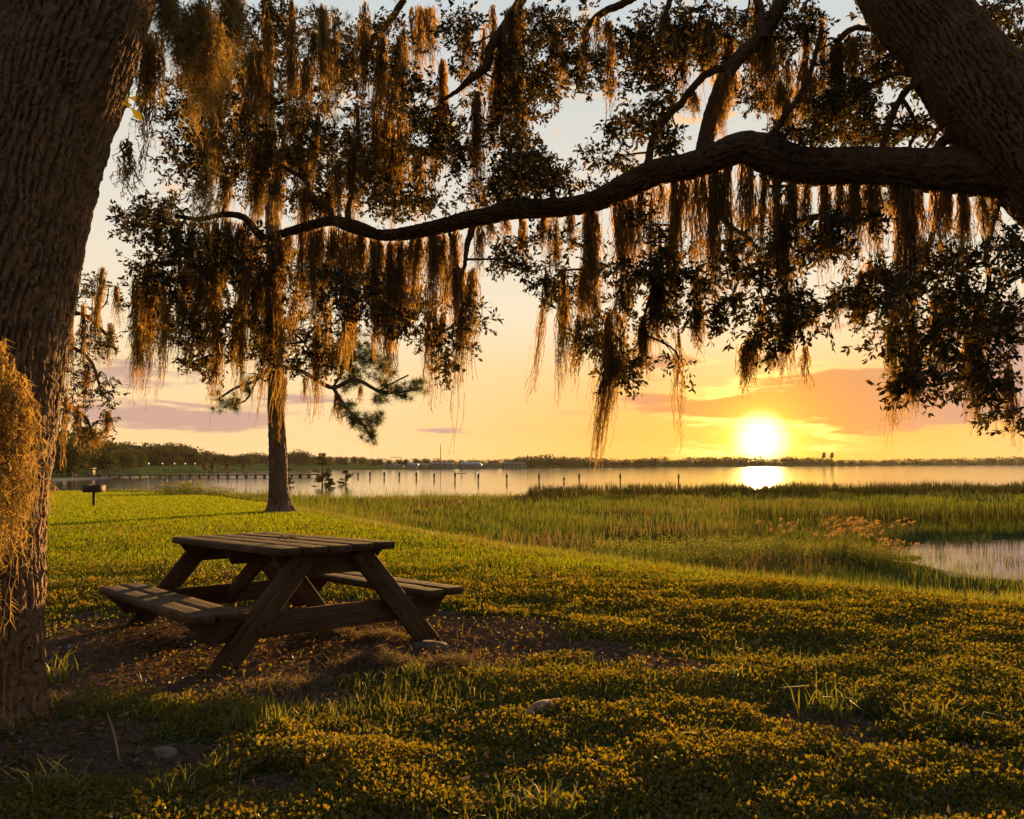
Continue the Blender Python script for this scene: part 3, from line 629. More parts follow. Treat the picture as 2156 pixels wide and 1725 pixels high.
# ------------------------------------------------------------------ the near oak on the left: leaning furrowed trunk
oakl = empty('oak_tree', (TREE_L[0], TREE_L[1], float(gz(TREE_L[0], TREE_L[1]))))
reg(oakl, 'near oak with furrowed bark leaning up the left edge of the picture', 'tree')
te = [(100, 1640, 3.50), (97, 1560, 3.52), (92, 1480, 3.54), (95, 1400, 3.56), (101, 1250, 3.6), (106, 1100, 3.64), (113, 1000, 3.66), (126, 880, 3.7), (142, 760, 3.75), (166, 640, 3.8), (192, 520, 3.85), (236, 330, 3.95), (286, 180, 4.05), (325, 60, 4.12), (345, 0, 4.16), (400, -150, 4.3), (470, -330, 4.5)]
TR = [.30, .295, .29, .288, .29, .295, .307, .306, .306, .307, .31, .312, .315, .318, .32, .31, .28]
rows = []
for (u, v, Y), r_ in zip(te, TR):
    k = r_ / Y * FPX
    lean = np.interp(v, [-300, 300, 700, 1100, 1600], [.40, .30, .22, .08, 0])
    rows.append(list(P(u - 30 - k * math.sqrt(1 + lean ** 2) , v, Y + .02)) + [r_])
rows[0][2] = min(rows[0][2], -.15)
lt = spline(rows, 440)
fl = .10 * np.exp(-np.clip(lt[:, 2] - gz(TREE_L[0], TREE_L[1]), 0, 9) / .16)
V, q, rg = bark_tube(lt[:, :3], lt[:, 3], 230, .036, (.034, .28), 1.0, fl * .22)
mo('trunk', V - np.array(oakl.location), [q], 'oak_bark', oakl, smooth=True, attrs={'ridge': rg})
brl = spline([list(P(470, -330, 4.5)) + [.28], list(P(700, -600, 5.5)) + [.2], list(P(1100, -700, 7)) + [.12]], 40)
V, q, rg = bark_tube(brl[:, :3], brl[:, 3], 32, .02, (.05, .17), 2.0); mo('branch', V - np.array(oakl.location), [q], 'oak_bark', oakl, smooth=True, attrs={'ridge': rg})
brl2 = spline([list(P(60, 330, 4.0)) + [.14], list(P(20, 160, 4.6)) + [.12], list(P(-40, -60, 5.2)) + [.10]], 40)
V, q, rg = bark_tube(brl2[:, :3], brl2[:, 3], 28, .015, (.05, .17), 4.0); mo('branch', V - np.array(oakl.location), [q], 'oak_bark', oakl, smooth=True, attrs={'ridge': rg})
crown(oakl, [(30, 150, 60, 160, 6.5, 1), (10, 330, 50, 100, 6.5, 1), (120, 30, 60, 60, 6.5, .7)], 2.4, .066, 12, samp=brl2[:, :3], dspread=.4)
# leaves sprouting from the bark
lvb = MB(); c0 = P(275, 215, 3.75); V, T = leaves(c0 + rng.normal(0, .03, (9, 3)), rdir(9) + np.array([.8, -.6, -.2]), .08, .035); lvb.add(V, None, T)
lvb.build('bark_sprout', 'cover_leaf', oakl)

# ------------------------------------------------------------------ farther oak behind the left trunk
bx0 = gpt(75, 1090); oakb = empty('oak_tree', bx0)
reg(oakb, 'farther oak half hidden behind the left trunk, moss trailing from its crown', 'tree')
YB = bx0[1]
bt = spline([list(bx0 - np.array([0, 0, .1])) + [.32], list(P(80, 950, YB)) + [.26], list(P(95, 750, YB)) + [.22], list(P(130, 560, YB)) + [.16], list(P(200, 420, YB)) + [.08]], 90)
V, q, rg = bark_tube(bt[:, :3], bt[:, 3], 40, .02, (.06, .2), 6.0); mo('trunk', V - bx0, [q], 'limb_bark', oakb, smooth=True, attrs={'ridge': rg})
bb = []
for pts in ([(95, 760), (140, 730), (190, 760), (215, 830)], [(100, 700), (160, 660), (210, 690), (245, 740)], [(85, 850), (130, 850), (180, 880), (195, 920)]):
    p = spline([list(P(a, b, YB - .3 * i_)) + [.07 - .015 * i_] for i_, (a, b) in enumerate(pts)], 30); bb.append(p[:, :3])
    V, q, rg = bark_tube(p[:, :3], p[:, 3], 12, .008, (.05, .1), 7.0); mo('branch', V - bx0, [q], 'limb_bark', oakb, smooth=True, attrs={'ridge': rg})
crown(oakb, [(200, 800, 55, 70, YB - .8, 1.1), (190, 700, 60, 70, YB - .6, 1.0), (225, 745, 36, 45, YB - .8, 1), (190, 900, 46, 36, YB - .6, 1.3), (235, 840, 26, 18, YB - .8, 1.2), (150, 610, 60, 70, YB - .5, .9), (225, 885, 22, 20, YB - .8, 1.2), (150, 830, 40, 90, YB - .2, .9), (230, 600, 60, 60, YB - .3, .8)], 5.5, .085, 12, samp=np.vstack(bb), dspread=.7, twig_r=.02)

# ------------------------------------------------------------------ pine on the lawn
pb = gpt(588, 1080); YP = pb[1]
pine = empty('pine_tree', pb); reg(pine, 'tall straight pine standing alone on the lawn behind the picnic table', 'tree')
pp = spline([list(P(u, v, YP)) + [wpx / 2 / FPX * YP] for u, v, wpx in ((588, 1098, 56), (588, 1080, 50), (588, 1055, 44), (587, 1020, 38.5), (585, 960, 36), (582, 880, 34), (580, 800, 32), (576, 600, 29), (571, 400, 26), (566, 200, 23), (561, 0, 20), (556, -200, 16), (552, -400, 10))], 300)
flp = .11 * np.exp(-np.clip(pp[:, 2] - pb[2], 0, 9) / .18)
V, q, rg = bark_tube(pp[:, :3], pp[:, 3], 72, .035, (.10, .22), 12.0, flp)
mo('trunk', V - pb, [q], 'pine_bark', pine, smooth=True, attrs={'ridge': rg})
PBR = [[(585, 770, 8), (630, 780, 9), (662, 797, 9), (701, 816, 9), (748, 800, 8), (799, 824, 7), (840, 826, 6), (877, 820, 4)],
       [(701, 816, 8), (729, 859, 8), (764, 894, 6), (783, 925, 4)], [(748, 800, 6), (740, 770, 6), (735, 735, 5)], [(701, 816, 5), (720, 780, 5), (700, 740, 4)],
       [(799, 824, 4), (830, 805, 4), (860, 790, 3)], [(580, 760, 8), (540, 800, 7), (500, 815, 6), (460, 840, 4)], [(540, 800, 5), (520, 840, 4), (495, 852, 3)],
       [(572, 430, 9), (540, 250, 8), (545, 190, 7)], [(571, 400, 10), (620, 330, 8), (700, 300, 6)], [(566, 250, 9), (470, 200, 7), (400, 230, 5)], [(562, 100, 8), (660, 60, 6), (740, 80, 5)], [(575, 560, 8), (660, 520, 7), (760, 540, 5)]]
tips = []
for k_, br in enumerate(PBR):
    dY = (-.6 if k_ < 7 else 0)
    p = spline([list(P(a, b, YP + dY * min(1, i_ / 2 if k_ == 0 else 1))) + [t / 2 / FPX * YP] for i_, (a, b, t) in enumerate(br)], 12 * len(br))
    V, q, rg = bark_tube(p[:, :3], p[:, 3], 10, .01, (.08, .15), 3.0 + k_); mo('branch', V - pb, [q], 'pine_bark', pine, smooth=True, attrs={'ridge': rg})
    tips.append(p[:, :3])
def needles(c, n, L):
    d = unit(rng.normal(size=(n, 3)) + np.array([0, 0, .25])); s = unit(np.cross(d, rdir(n))) * .007
    p = c + rng.normal(0, .03, (n, 3)); e = p + d * (L * rng.uniform(.7, 1.1, n))[:, None]; e[:, 2] -= .02
    return np.stack([p - s, p + s, e], 1).reshape(-1, 3), np.arange(n)[:, None] * 3 + [0, 1, 2]
nb = MB()
def tufts(c, r, n):
    for _ in range(n):
        V, T = needles(np.asarray(c) + rng.normal(0, 1, 3) * r, 46, .25); nb.add(V, None, T)
for (u, v, ru, n) in ((877, 818, 16, 8), (845, 822, 22, 10), (815, 800, 24, 9), (800, 830, 20, 7), (735, 740, 42, 34), (770, 760, 40, 26), (700, 745, 30, 14), (740, 800, 26, 8), (750, 880, 20, 9), (783, 922, 14, 6), (765, 895, 22, 9), (800, 885, 16, 6), (735, 860, 18, 5), (495, 850, 18, 6), (462, 842, 18, 6), (515, 820, 22, 6),
                      (560, 250, 60, 20), (690, 310, 60, 22), (420, 230, 60, 20), (740, 90, 60, 20), (760, 540, 50, 14), (480, 130, 60, 16), (640, 60, 60, 16), (810, 770, 26, 8)):
    for _ in range(int(n * 1.8)):
        c = P(u + rng.normal(0, .55) * ru, v + rng.normal(0, .5) * ru, YP - .6 + rng.normal(0, .35)); V, T = needles(c, 46, .25); nb.add(V, None, T)
reg(nb.build('needles', 'pine_needle', pine), kind='stuff')

# ------------------------------------------------------------------ spanish moss
def moss(A, L, wd, n, label, group=None, m='moss', name='spanish_moss', **kw):
    V, Q, V2, T = moss_geo(A, L, wd, n, **kw)
    mb = MB(); mb.add(V, Q, None); mb.add(V2, None, T)
    o = mb.build(name, m, None, tuple(A)); reg(o, label, 'moss', group); return o
def limb_bottom(u):
    us = np.array([q[0] for q in LIMB])[::-1]; vs_ = np.array([q[1] + q[2] * .3 for q in LIMB])[::-1]
    return float(np.interp(u, us, vs_))
# (u, v top or None = under the limb, v tip, width px, threads, distance or None, label)
HERO = [
    (1288, 650, 995, 78, 150, 8.5, 'long tapering dark moss clump whose tip hangs lowest, over the lake'),
    (975, 560, 955, 15, 26, 8.9, 'thin very long moss strand left of the open sky, tip above the water'),
    (905, 640, 892, 24, 36, 9.2, 'narrow pointed moss strand beside the pine bough with open sky to its right'),
    (992, 560, 800, 30, 60, 8.9, 'golden moss rope over the leaf bunch at the left of the open sky'),
    (1150, 560, 872, 12, 24, 8.8, 'thin moss strand that bounds the open sky on its right'),
    (1186, 560, 855, 24, 56, 8.8, 'dark moss strand second from the right side of the open sky'),
    (1430, 690, 958, 11, 22, 8.5, 'thin lone moss strand just left of the sun'),
    (1882, 640, 948, 12, 24, 8.0, 'thin lone moss strand right of the sun under the leafy bough'),
    (1905, None, 770, 62, 130, None, 'broad dark moss curtain under the limb at the right'),
    (915, None, 700, 50, 100, None, 'bright golden moss curtain under the limb, left of the forked twig'),
    (845, None, 720, 36, 70, None, 'golden moss streamer under the limb over the pine bough'),
    (1080, 10, 420, 46, 120, 9.2, 'broad long moss rope hanging down the middle of the upper canopy'),
    (1005, 190, 470, 40, 90, 9.2, 'dark moss rope hanging from the crooked upper branch'),
    (2036, 690, 920, 22, 44, 7.9, 'drooping moss strand second from the right edge'),
    (2122, 760, 955, 26, 54, 7.9, 'moss strand nearest the right edge, above the lake'),
    (1968, 620, 880, 26, 54, 7.9, 'moss strand between the two lowest leaf bunches on the right'),
    (1640, 420, 800, 60, 110, 8.2, 'orange moss mass hanging in the leaf bunch above the sun'),
    (1500, None, 720, 54, 110, None, 'wide moss curtain under the hump of the limb'),
    (1420, None, 745, 44, 90, None, 'moss curtain under the limb, left of its hump'),
    (1250, None, 720, 70, 130, None, 'wide golden brown moss curtain under the limb above the lowest clump'),
    (540, 300, 500, 70, 130, 9.6, 'dark shaggy moss mass on the limb tip near the pine trunk'),
    (575, None, 885, 40, 80, None, 'long moss streamer hanging in front of the pine trunk'),
    (455, 560, 912, 20, 36, 9.9, 'slim moss strand left of the pine trunk, tip above the far trees'),
    (318, 560, 850, 46, 90, 10.1, 'moss curtain nearest the left trunk, tip over the far wood'),
]
for (u, v, tip, wpx, n, Y, lab) in HERO:
    YY = Y or limbY(u); vt = v if v is not None else limb_bottom(u)
    L = (tip - vt) / FPX * YY; moss(P(u, vt, YY), L, wpx / FPX * YY, int(n * 1.15), lab, leafs=int(15 + 8 * L), seg=13, nsub=3, smin=.8)
REST = []
for (u0, u1, step, t0, t1, w0, w1) in ((385, 560, 20, 580, 800, 16, 38), (590, 960, 15, 560, 770, 18, 50), (1015, 1230, 30, 500, 640, 10, 30), (1290, 1590, 22, 480, 720, 14, 46), (1620, 2100, 21, 440, 680, 12, 42)):
    for u in np.arange(u0, u1, step):
        uu = u + rng.uniform(-10, 10); REST.append((uu, None, rng.uniform(t0, t1), rng.uniform(w0, w1), None, 'limb'))
for (u0, u1, v0, v1, l0, l1, n, Y0, Y1) in ((380, 900, -10, 120, 160, 330, 36, 8.8, 10.2), (900, 1130, -10, 160, 160, 330, 15, 9, 10), (1130, 1480, 0, 100, 70, 180, 14, 8.8, 9.8), (1480, 1760, 0, 120, 110, 250, 20, 8.2, 9), (400, 960, 200, 380, 130, 270, 30, 9.0, 10.0), (1380, 1760, 130, 250, 50, 130, 9, 8.2, 8.8), (1780, 1900, 20, 80, 60, 140, 4, 8, 8.6)):
    for _ in range(n):
        v = rng.uniform(v0, v1); REST.append((rng.uniform(u0, u1), v, v + rng.uniform(l0, l1), rng.uniform(12, 40), rng.uniform(Y0, Y1), 'up'))
for (u0, u1, v0, v1, l0, l1, n, Y0, Y1) in ((285, 700, 540, 690, 130, 240, 48, 9.1, 9.9), (700, 960, 530, 660, 110, 220, 24, 8.9, 9.4), (1150, 1480, 540, 680, 90, 190, 22, 8.1, 8.7), (1560, 1700, 620, 740, 70, 140, 9, 8.0, 8.4), (1870, 2150, 600, 800, 90, 190, 20, 7.6, 8.0), (1700, 1850, 540, 640, 40, 110, 6, 8.1, 8.4)):
    for _ in range(n):
        v = rng.uniform(v0, v1); REST.append((rng.uniform(u0, u1), v, v + rng.uniform(l0, l1), rng.uniform(7, 24), rng.uniform(Y0, Y1), 'low'))
UPN = ((470, 'nearest the left trunk'), (560, 'left of the pine top'), (650, 'right round the pine top'), (760, 'over the thin end of the limb'), (900, 'over the left part of the limb'), (1050, 'by the crooked upper branch'), (1250, 'over the middle of the limb'), (1480, 'left of the thick forked branch'), (1650, 'round the thick forked branch'), (9999, 'near the leaning right trunk'))
LON = ((400, 'nearest the left trunk'), (500, 'well left of the pine trunk'), (580, 'just left of the pine trunk'), (720, 'just right of the pine trunk'), (850, 'above the pine bough'), (960, 'left of the open sky'), (1300, 'above the lowest clump'), (1500, 'left of the sun'), (1720, 'above the sun'), (1900, 'right of the sun'), (2020, 'well right of the sun'), (9999, 'by the right edge'))
LAB_N = {'L': 0, 'R': 0}
def limb_label(u, L):
    side_ = 'L' if u < 1050 else 'R'; LAB_N[side_] += 1; k0 = LAB_N[side_]; sz = 'short' if L < .7 else 'middling' if L < 1.2 else 'long'
    th_ = '%d%s' % (k0, 'th' if 10 < k0 % 100 < 14 else {1: 'st', 2: 'nd', 3: 'rd'}.get(k0 % 10, 'th'))
    return sz + ' moss tuft, ' + th_ + (' from the thin left end of the long limb' if side_ == 'L' else ' from the middle of the long limb towards its trunk')
REST.sort(key=lambda q_: q_[0])
LAB = {('limb', 0): ('short to middling moss tuft under the left half of the long limb', 'moss along the left half of the limb'), ('limb', 1): ('short to middling moss tuft under the right half of the long limb', 'moss along the right half of the limb'),
       ('zz', 0): ('moss strand among the leaves of the upper left canopy', 'moss of the upper left canopy'), ('up', 1): ('moss strand among the leaves of the upper middle and right canopy', 'moss of the upper right canopy'),
       ('low', 0): ('moss wisp trailing from low leaves left of the open sky', 'moss wisps of the low left boughs'), ('low', 1): ('moss wisp trailing from low leaves right of the open sky', 'moss wisps of the low right boughs')}
for (u, v, tip, wpx, Y, kd) in REST:
    YY = Y or limbY(u); vt = v if v is not None else limb_bottom(u)
    if v is not None:                                    # hang it from wood: the nearest branch or twig height
        A = P(u, vt, YY); dd = np.linalg.norm(SAMP - A, axis=1); j_ = np.argmin(dd)
        if dd[j_] < .35: A = SAMP[j_].copy()
    else: A = P(u, vt, YY)
    L = (tip - vt) / FPX * YY; lab, grp = LAB[('limb', 0 if u < 1050 else 1)]
    if kd == 'limb': lab = limb_label(u, L)
    else:
        reg_ = UPN if kd == 'up' else LON; nm = next(t_ for a_, t_ in reg_ if u < a_)
        lab = ('long' if L > 1.1 else 'middling' if L > .75 else 'short') + (' broad' if wpx > 24 else ' slim') + (' moss strand in the upper canopy ' if kd == 'up' else ' moss wisp under the low leaves ') + nm; grp = ('upper moss ' if kd == 'up' else 'low moss ') + nm
    moss(A, L, wpx / FPX * YY, int(16 + wpx * 1.45), lab, grp, leafs=int(11 + 7 * L), seg=10)
# moss on the farther oak behind the left trunk
for (u, v, tip, wpx) in ((150, 650, 900, 26), (175, 640, 860, 22), (205, 620, 800, 22), (235, 680, 790, 16), (140, 830, 985, 26), (165, 850, 960, 20), (200, 900, 950, 30), (225, 860, 940, 22), (182, 760, 900, 18), (215, 560, 720, 22), (245, 600, 700, 16)):
    YY = YB - .8; moss(P(u, v, YY), (tip - v) / FPX * YY, wpx / FPX * YY, 44, 'pale moss trailing from the farther oak right beside the left trunk', 'moss of the farther oak', leafs=20, thick=.009, leaflen=.06, wander=.02)
for (u, v, tip, wpx) in ((585, 820, 960, 16), (600, 790, 900, 10), (574, 800, 930, 8)):
    YY = YP - .35; moss(P(u, v, YY), (tip - v) / FPX * YY, wpx / FPX * YY, 30, 'pale moss tail clinging to the pine trunk', 'moss on the pine trunk', leafs=22, thick=.011, leaflen=.07, wander=.02)
for (u, v, tip, wpx) in ((708, 825, 890, 12), (716, 830, 905, 8), (640, 790, 860, 12), (760, 810, 850, 8)):
    YY = YP - .6; moss(P(u, v, YY), (tip - v) / FPX * YY, wpx / FPX * YY, 24, 'short moss wisp hanging from the pine bough', 'moss on the pine bough', leafs=20, thick=.011, leaflen=.06, wander=.02)
# close golden moss
NM = dict(m='near_moss', top=1.1, thick=.0030, leafs=70, leaflen=.05, seg=26, wander=.010)
moss(P(2, 690, 3.05), 1.22, .24, 190, 'thick golden moss beard hanging down the left edge in front of the near trunk', **NM)
NM['leafs'] = 50
moss(P(425, -40, 4.0), .62, .28, 170, 'bright golden moss beard at the top, right of the near trunk', **NM)
moss(P(350, -40, 3.9), .34, .10, 60, 'small golden moss tuft at the top touching the near trunk', **NM)
moss(P(480, -60, 4.3), .5, .2, 80, 'ragged golden moss tuft at the top behind the bright beard', **NM)
moss(P(322, 60, 5.2), .85, .16, 110, 'dark moss tassel beside the near trunk with blue sky around its tip', seg=14, leafs=26)
moss(P(438, 330, 4.6), .62, .07, 26, 'stringy golden moss wisp dangling in front of the canopy left of the limb tip', **NM)
moss(P(268, 290, 4.3), .34, .07, 20, 'dark stringy moss wisp beside the near trunk in the blue gap', seg=14, leafs=20)
moss(P(60, -20, 5.5), 1.3, .35, 120, 'dark moss mass left of the near trunk in the top corner', seg=14, leafs=20)

# ------------------------------------------------------------------ picnic table
TAB = np.array([-1.595, 5.686]); YAW = -.893
tz = CAMZ - .525 - .60
table = empty('picnic_table', (TAB[0], TAB[1], tz)); table.rotation_euler = (0, -.035, YAW)
reg(table, 'weathered dark wooden picnic table with two attached benches on bare earth', 'picnic table')
def board(name, L, wd, th, M, parent, clip=.02, seed=0, taper=None, nx=22):
    """worn board along local x with eased edges, clipped corners and a slightly uneven surface; taper=(left,right) cuts the lower corners back"""
    prof = []; e = min(.006, th * .2)
    for (y, z) in ((-wd / 2 + e, -th / 2), (wd / 2 - e, -th / 2), (wd / 2, -th / 2 + e), (wd / 2, th / 2 - e), (wd / 2 - e, th / 2), (wd * .17, th / 2), (-wd * .17, th / 2), (-wd / 2 + e, th / 2), (-wd / 2, th / 2 - e), (-wd / 2, -th / 2 + e)): prof.append((y, z))
    prof = np.array(prof); m = len(prof); xs = np.concatenate([[-L / 2], [-L / 2 + clip], np.linspace(-L / 2 + clip * 2, L / 2 - clip * 2, nx), [L / 2 - clip], [L / 2]])
    V = np.zeros((len(xs), m, 3)); V[..., 0] = xs[:, None]; V[..., 1] = prof[None, :, 0]; V[..., 2] = prof[None, :, 1]
    for i_, f in ((0, 1.0), (1, .35), (len(xs) - 2, .35), (len(xs) - 1, 1.0)): V[i_, :, 1] *= 1 - f * clip / wd * 1.0
    nz = fbm(V[..., 0] * 5 + seed, V[..., 1] * 9, seed, 3) - .5
    V[..., 2] += nz * .006 * (prof[None, :, 1] > 0); V[..., 1] += (fbm(V[..., 0] * 4, V[..., 2] * 9 + seed, seed + 3, 3) - .5) * .006
    if taper:
        low = (V[..., 1] + wd / 2) / wd          # 0 at the lower edge when the board stands on edge (local y up)
        for sgn, t in ((-1, taper[0]), (1, taper[1])):
            end = (np.sign(V[..., 0]) == sgn) & (np.abs(V[..., 0]) > L / 2 - t - clip * 2)
            lim = L / 2 - t * (1 - low); V[..., 0] = np.where(end, sgn * np.minimum(np.abs(V[..., 0]), lim - (L / 2 - np.abs(V[..., 0])) * .02), V[..., 0])
    n = len(xs); i_ = np.arange(n - 1)[:, None]; j_ = np.arange(m)[None]; k_ = (j_ + 1) % m
    q = np.stack([i_ * m + j_, i_ * m + k_, (i_ + 1) * m + k_, (i_ + 1) * m + j_], -1).reshape(-1, 4)
    VV = V.reshape(-1, 3); caps = [np.arange(m)[None, ::-1], ((n - 1) * m + np.arange(m))[None]]
    o = mo(name, VV, [q[:, ::-1]] + [c[:, ::-1] for c in caps], 'old_wood', parent)
    o.matrix_parent_inverse = Matrix.Identity(4); o.matrix_basis = M; return o
def MX(loc, rx=0, ry=0, rz=0): return Matrix.Translation(loc) @ Matrix.Rotation(rz, 4, 'Z') @ Matrix.Rotation(ry, 4, 'Y') @ Matrix.Rotation(rx, 4, 'X')
top_p = empty('table_top', (0, 0, 0)); top_p.parent = table
for k_ in range(5):
    board('plank', 1.95 + rng.uniform(-.012, .012), .146, .042, MX((rng.uniform(-.006, .006), (k_ - 2) * .1535, .579 + rng.uniform(-.002, .002)), rng.uniform(-.008, .008)), top_p, .03 if k_ in (0, 4) else .006, k_ * 7.1)
for sgn in (-1, 1):
    be = empty('bench', (0, 0, 0)); be.parent = table
    for k_ in range(2):
        board('plank', 1.99, .141, .042, MX((rng.uniform(-.008, .008), sgn * (.571 + .0725 + k_ * .149), .2835 - .021 + rng.uniform(-.002, .002)), rng.uniform(-.01, .01)), be, .035 if k_ == 1 else .008, 40 + k_ * 5 + sgn)
Ry90 = math.pi / 2
def slab(name, a, b, wd, th, seed, parent=table, taper=None, roll=0):
    """board standing on edge between two points a and b (centre line), its width vertical"""
    a = Vector(a); b = Vector(b); x = (b - a).normalized(); up = Vector((0, 0, 1)) if abs(x.z) < .95 else Vector((1, 0, 0))
    if roll: up = Vector((0, 1, 0)).cross(x) if False else Vector(roll)
    z = x.cross(up).normalized(); y = z.cross(x)
    M = Matrix((x, y, z)).transposed().to_4x4(); M.translation = (a + b) / 2
    return board(name, (b - a).length, wd, th, M, parent, .006, seed, taper, 14)
for sx in (-1, 1):
    for sy in (-1, 1):                                   # splayed legs
        slab('leg', (sx * .865, sy * .165, .600 - .045), (sx * .865, sy * .70, -.085), .135, .043, 3 + sx + sy * 2)
    slab('top_support', (sx * .818, -.355, .555 - .065), (sx * .818, .355, .555 - .065), .128, .042, 11 + sx, taper=(.10, .10))
    slab('seat_support', (sx * .818, -.845, .2415 - .07), (sx * .818, .845, .2415 - .07), .138, .042, 17 + sx, taper=(.13, .13))
    slab('brace', (sx * .79, 0, .15), (sx * .13, 0, .50), .12, .042, 23 + sx, roll=(0, 0, 1))
mb = MB(); mb.tube([[0, 0, 0], [0, 0, .012]], .011, 8); me_b = mk_mesh('bolt', mb.verts(), mb.faces(), 'iron_rust')
for sx in (-1, 1):
    for sy in (-1, 1):
        for (yy, zz) in ((.215, .50), (.25, .462), (.42, .19), (.455, .15)):
            bo_ = ob('bolt', me_b, table); bo_.location = (sx * (.865 + .0215), sy * yy, zz); bo_.rotation_euler = (0, sx * math.pi / 2, 0)
slab('top_support', (0, -.33, .555 - .05), (0, .33, .555 - .05), .10, .042, 31, taper=(.05, .05))
def scrap(u, v, z, n, r, label):
    c = onz(u, v, z); o_ = []
    mb = MB()
    for _ in range(n):
        p = c + np.append(rng.normal(0, r, 2), .004); d = unit(np.append(rng.normal(0, 1, 2), rng.uniform(0, .5))[None])[0]
        e = p + d * rng.uniform(.02, .06); md = (p + e) / 2 + np.array([0, 0, .01]); mb.tube([p, md, e], .0016, 4, False)
    reg(mb.build('fallen_moss', 'fallen_moss', None, tuple(c)), label, 'moss', None, 'stuff')
scrap(608, 1136, CAMZ - .525 + .03, 26, .035, 'scrap of dry moss lying on the picnic table top')

# ------------------------------------------------------------------ grill on a post
gp = gpt(197, 1068); gr = empty('park_grill', gp); reg(gr, 'small rusty box grill on a single post standing on the lawn', 'grill')
k_ = gp[1] / FPX
mb = MB(); mb.tube([gp + np.array([0, 0, -.05]), gp + np.array([0, 0, 33 * k_])], 3.0 * k_, 10); mb.build('post', 'iron_rust', gr)
mb = MB(); zt = 46 * k_; zb = 31 * k_; hx, hy = 16.5 * k_, .24
for (cx, cy, dx_, dy_) in ((-hx, 0, .012, 2 * hy), (hx, 0, .012, 2 * hy), (0, hy, 2 * hx, .012), (0, -hy, 2 * hx, .012)): mb.box(gp + np.array([cx, cy, (zt + zb) / 2]), (dx_ + .004, dy_, zt - zb), 0)
mb.box(gp + np.array([0, 0, zb + .01]), (2 * hx - .02, 2 * hy - .02, .016)); bo = mb.build('fire_box', 'iron_rust', gr); bo.rotation_euler = (0, 0, R(-14))
mb = MB()
for t_ in np.linspace(-hy + .04, hy - .04, 9): mb.tube([gp + np.array([-hx, t_, zt - .03]), gp + np.array([hx, t_, zt - .03])], .006, 5)
mb.tube([gp + np.array([hx - .05, -hy - .1, zt + .01]), gp + np.array([hx + .12, -hy - .04, zt + .02])], .008, 6); go = mb.build('grate', 'iron_rust', gr); go.rotation_euler = (0, 0, R(-14))

# ------------------------------------------------------------------ foreground plants and litter
def area_pts(n, ymin, ymax, half=.66, pw=1.0):
    """random ground points inside the view wedge, denser near the camera"""
    t = rng.random(n); y = ymin * (ymax / ymin) ** (t ** pw); x = rng.uniform(-half, half, n) * y * 1.0
    return x, y
def onground(x, y, dz=0.0): return np.stack([x, y, gz(x, y) + dz], 1)
# ground cover: small leaves in low mounds
x, y = area_pts(385000, 2.3, 17, .68)
s_ = crest_s(x, y); dm = dirt_f(x, y); clump = fbm(x * 1.6, y * 1.6, 31); fine = fbm(x * 5.5, y * 5.5, 33)
keep = (s_ < .55) & (rng.random(len(x)) < (1 - .97 * np.clip(dm * 1.7, 0, 1)) * np.clip(.35 + 1.6 * (clump - .3) + .6 * (fine - .4), .10, 1))
lawn = sst(y, 6.8, 10.5); keep &= rng.random(len(x)) > lawn * .85
x, y = x[keep], y[keep]; h = np.clip(.015 + .11 * (fbm(x * 1.6, y * 1.6, 31) - .32) + .05 * (fbm(x * 5.5, y * 5.5, 33) - .4), .006, .085)
p = onground(x, y); p[:, 2] += h * rng.uniform(.1, 1.0, len(x)) ** .6
d = rng.normal(0, 1, (len(x), 3)); d[:, 2] = np.abs(d[:, 2]) * .7 + .15
size = np.interp(y, [2.3, 5, 9, 17], [.017, .021, .030, .046]) * rng.uniform(.6, 1.35, len(x))
V, T = leaves(p, d, size, size * .62)
reg(mo('ground_cover', V, [T], 'cover_leaf'), 'low leafy ground cover spreading over the near ground', 'ground cover', kind='stuff')
# grass blades scattered through the ground cover
x, y = area_pts(46000, 2.35, 9, .66); dm = np.clip(dirt_f(x, y) * 1.6, 0, 1); gp_ = fbm(x * .9, y * .9, 41); keep = (crest_s(x, y) < .8) & (rng.random(len(x)) < np.clip((gp_ - .44) * 3.5, .04, 1) * (1 - .96 * dm)); x, y = x[keep], y[keep]
V, Q, T = blades(onground(x, y), rng.uniform(.025, .085, len(x)), .0042, np.clip(rng.normal(.5, .25, len(x)), 0, .95), rng.uniform(0, 6.28, len(x)), 2)
reg(mo('loose_grass', V, [Q, T], 'tuft_blade'), 'loose grass blades growing through the near ground cover', 'grass', kind='stuff')
x, y = area_pts(2600, 2.35, 9, .66); keep = crest_s(x, y) < .5; x, y = x[keep], y[keep]; p = onground(x, y, .03); d = rng.normal(0, 1, (len(x), 3)); d[:, 2] *= .35; L = rng.uniform(.018, .045, len(x)); V, T = leaves(p, d, L, L * .4)
reg(mo('fallen_leaves', V, [T], 'litter'), 'fallen brown oak leaves strewn over the near ground cover', 'leaf litter', kind='stuff')
# mown lawn
x, y = area_pts(560000, 5.5, 100, .66, .8)
s_ = crest_s(x, y); dm = dirt_f(x, y)
keep = (s_ < np.where(x > -3, .5, .6) + rng.normal(0, .25, len(x))) & (dm < .35) & (rng.random(len(x)) < sst(y, 5.5, 9.5)) & (gz(x, y) > ZW + .1)
x, y = x[keep], y[keep]; p = onground(x, y); hh = np.interp(y, [6, 12, 30, 80], [.05, .06, .09, .16]) * rng.uniform(.5, 1.2, len(x))
V, Q, T = blades(p, hh, np.interp(y, [6, 12, 30, 80], [.009, .015, .04, .10]), rng.uniform(0, .6, len(x)), rng.uniform(0, 6.28, len(x)), 1)
reg(mo('lawn_grass', V, [T], 'lawn_blade'), 'short mown lawn grass sloping down to the lake', 'grass', kind='stuff')
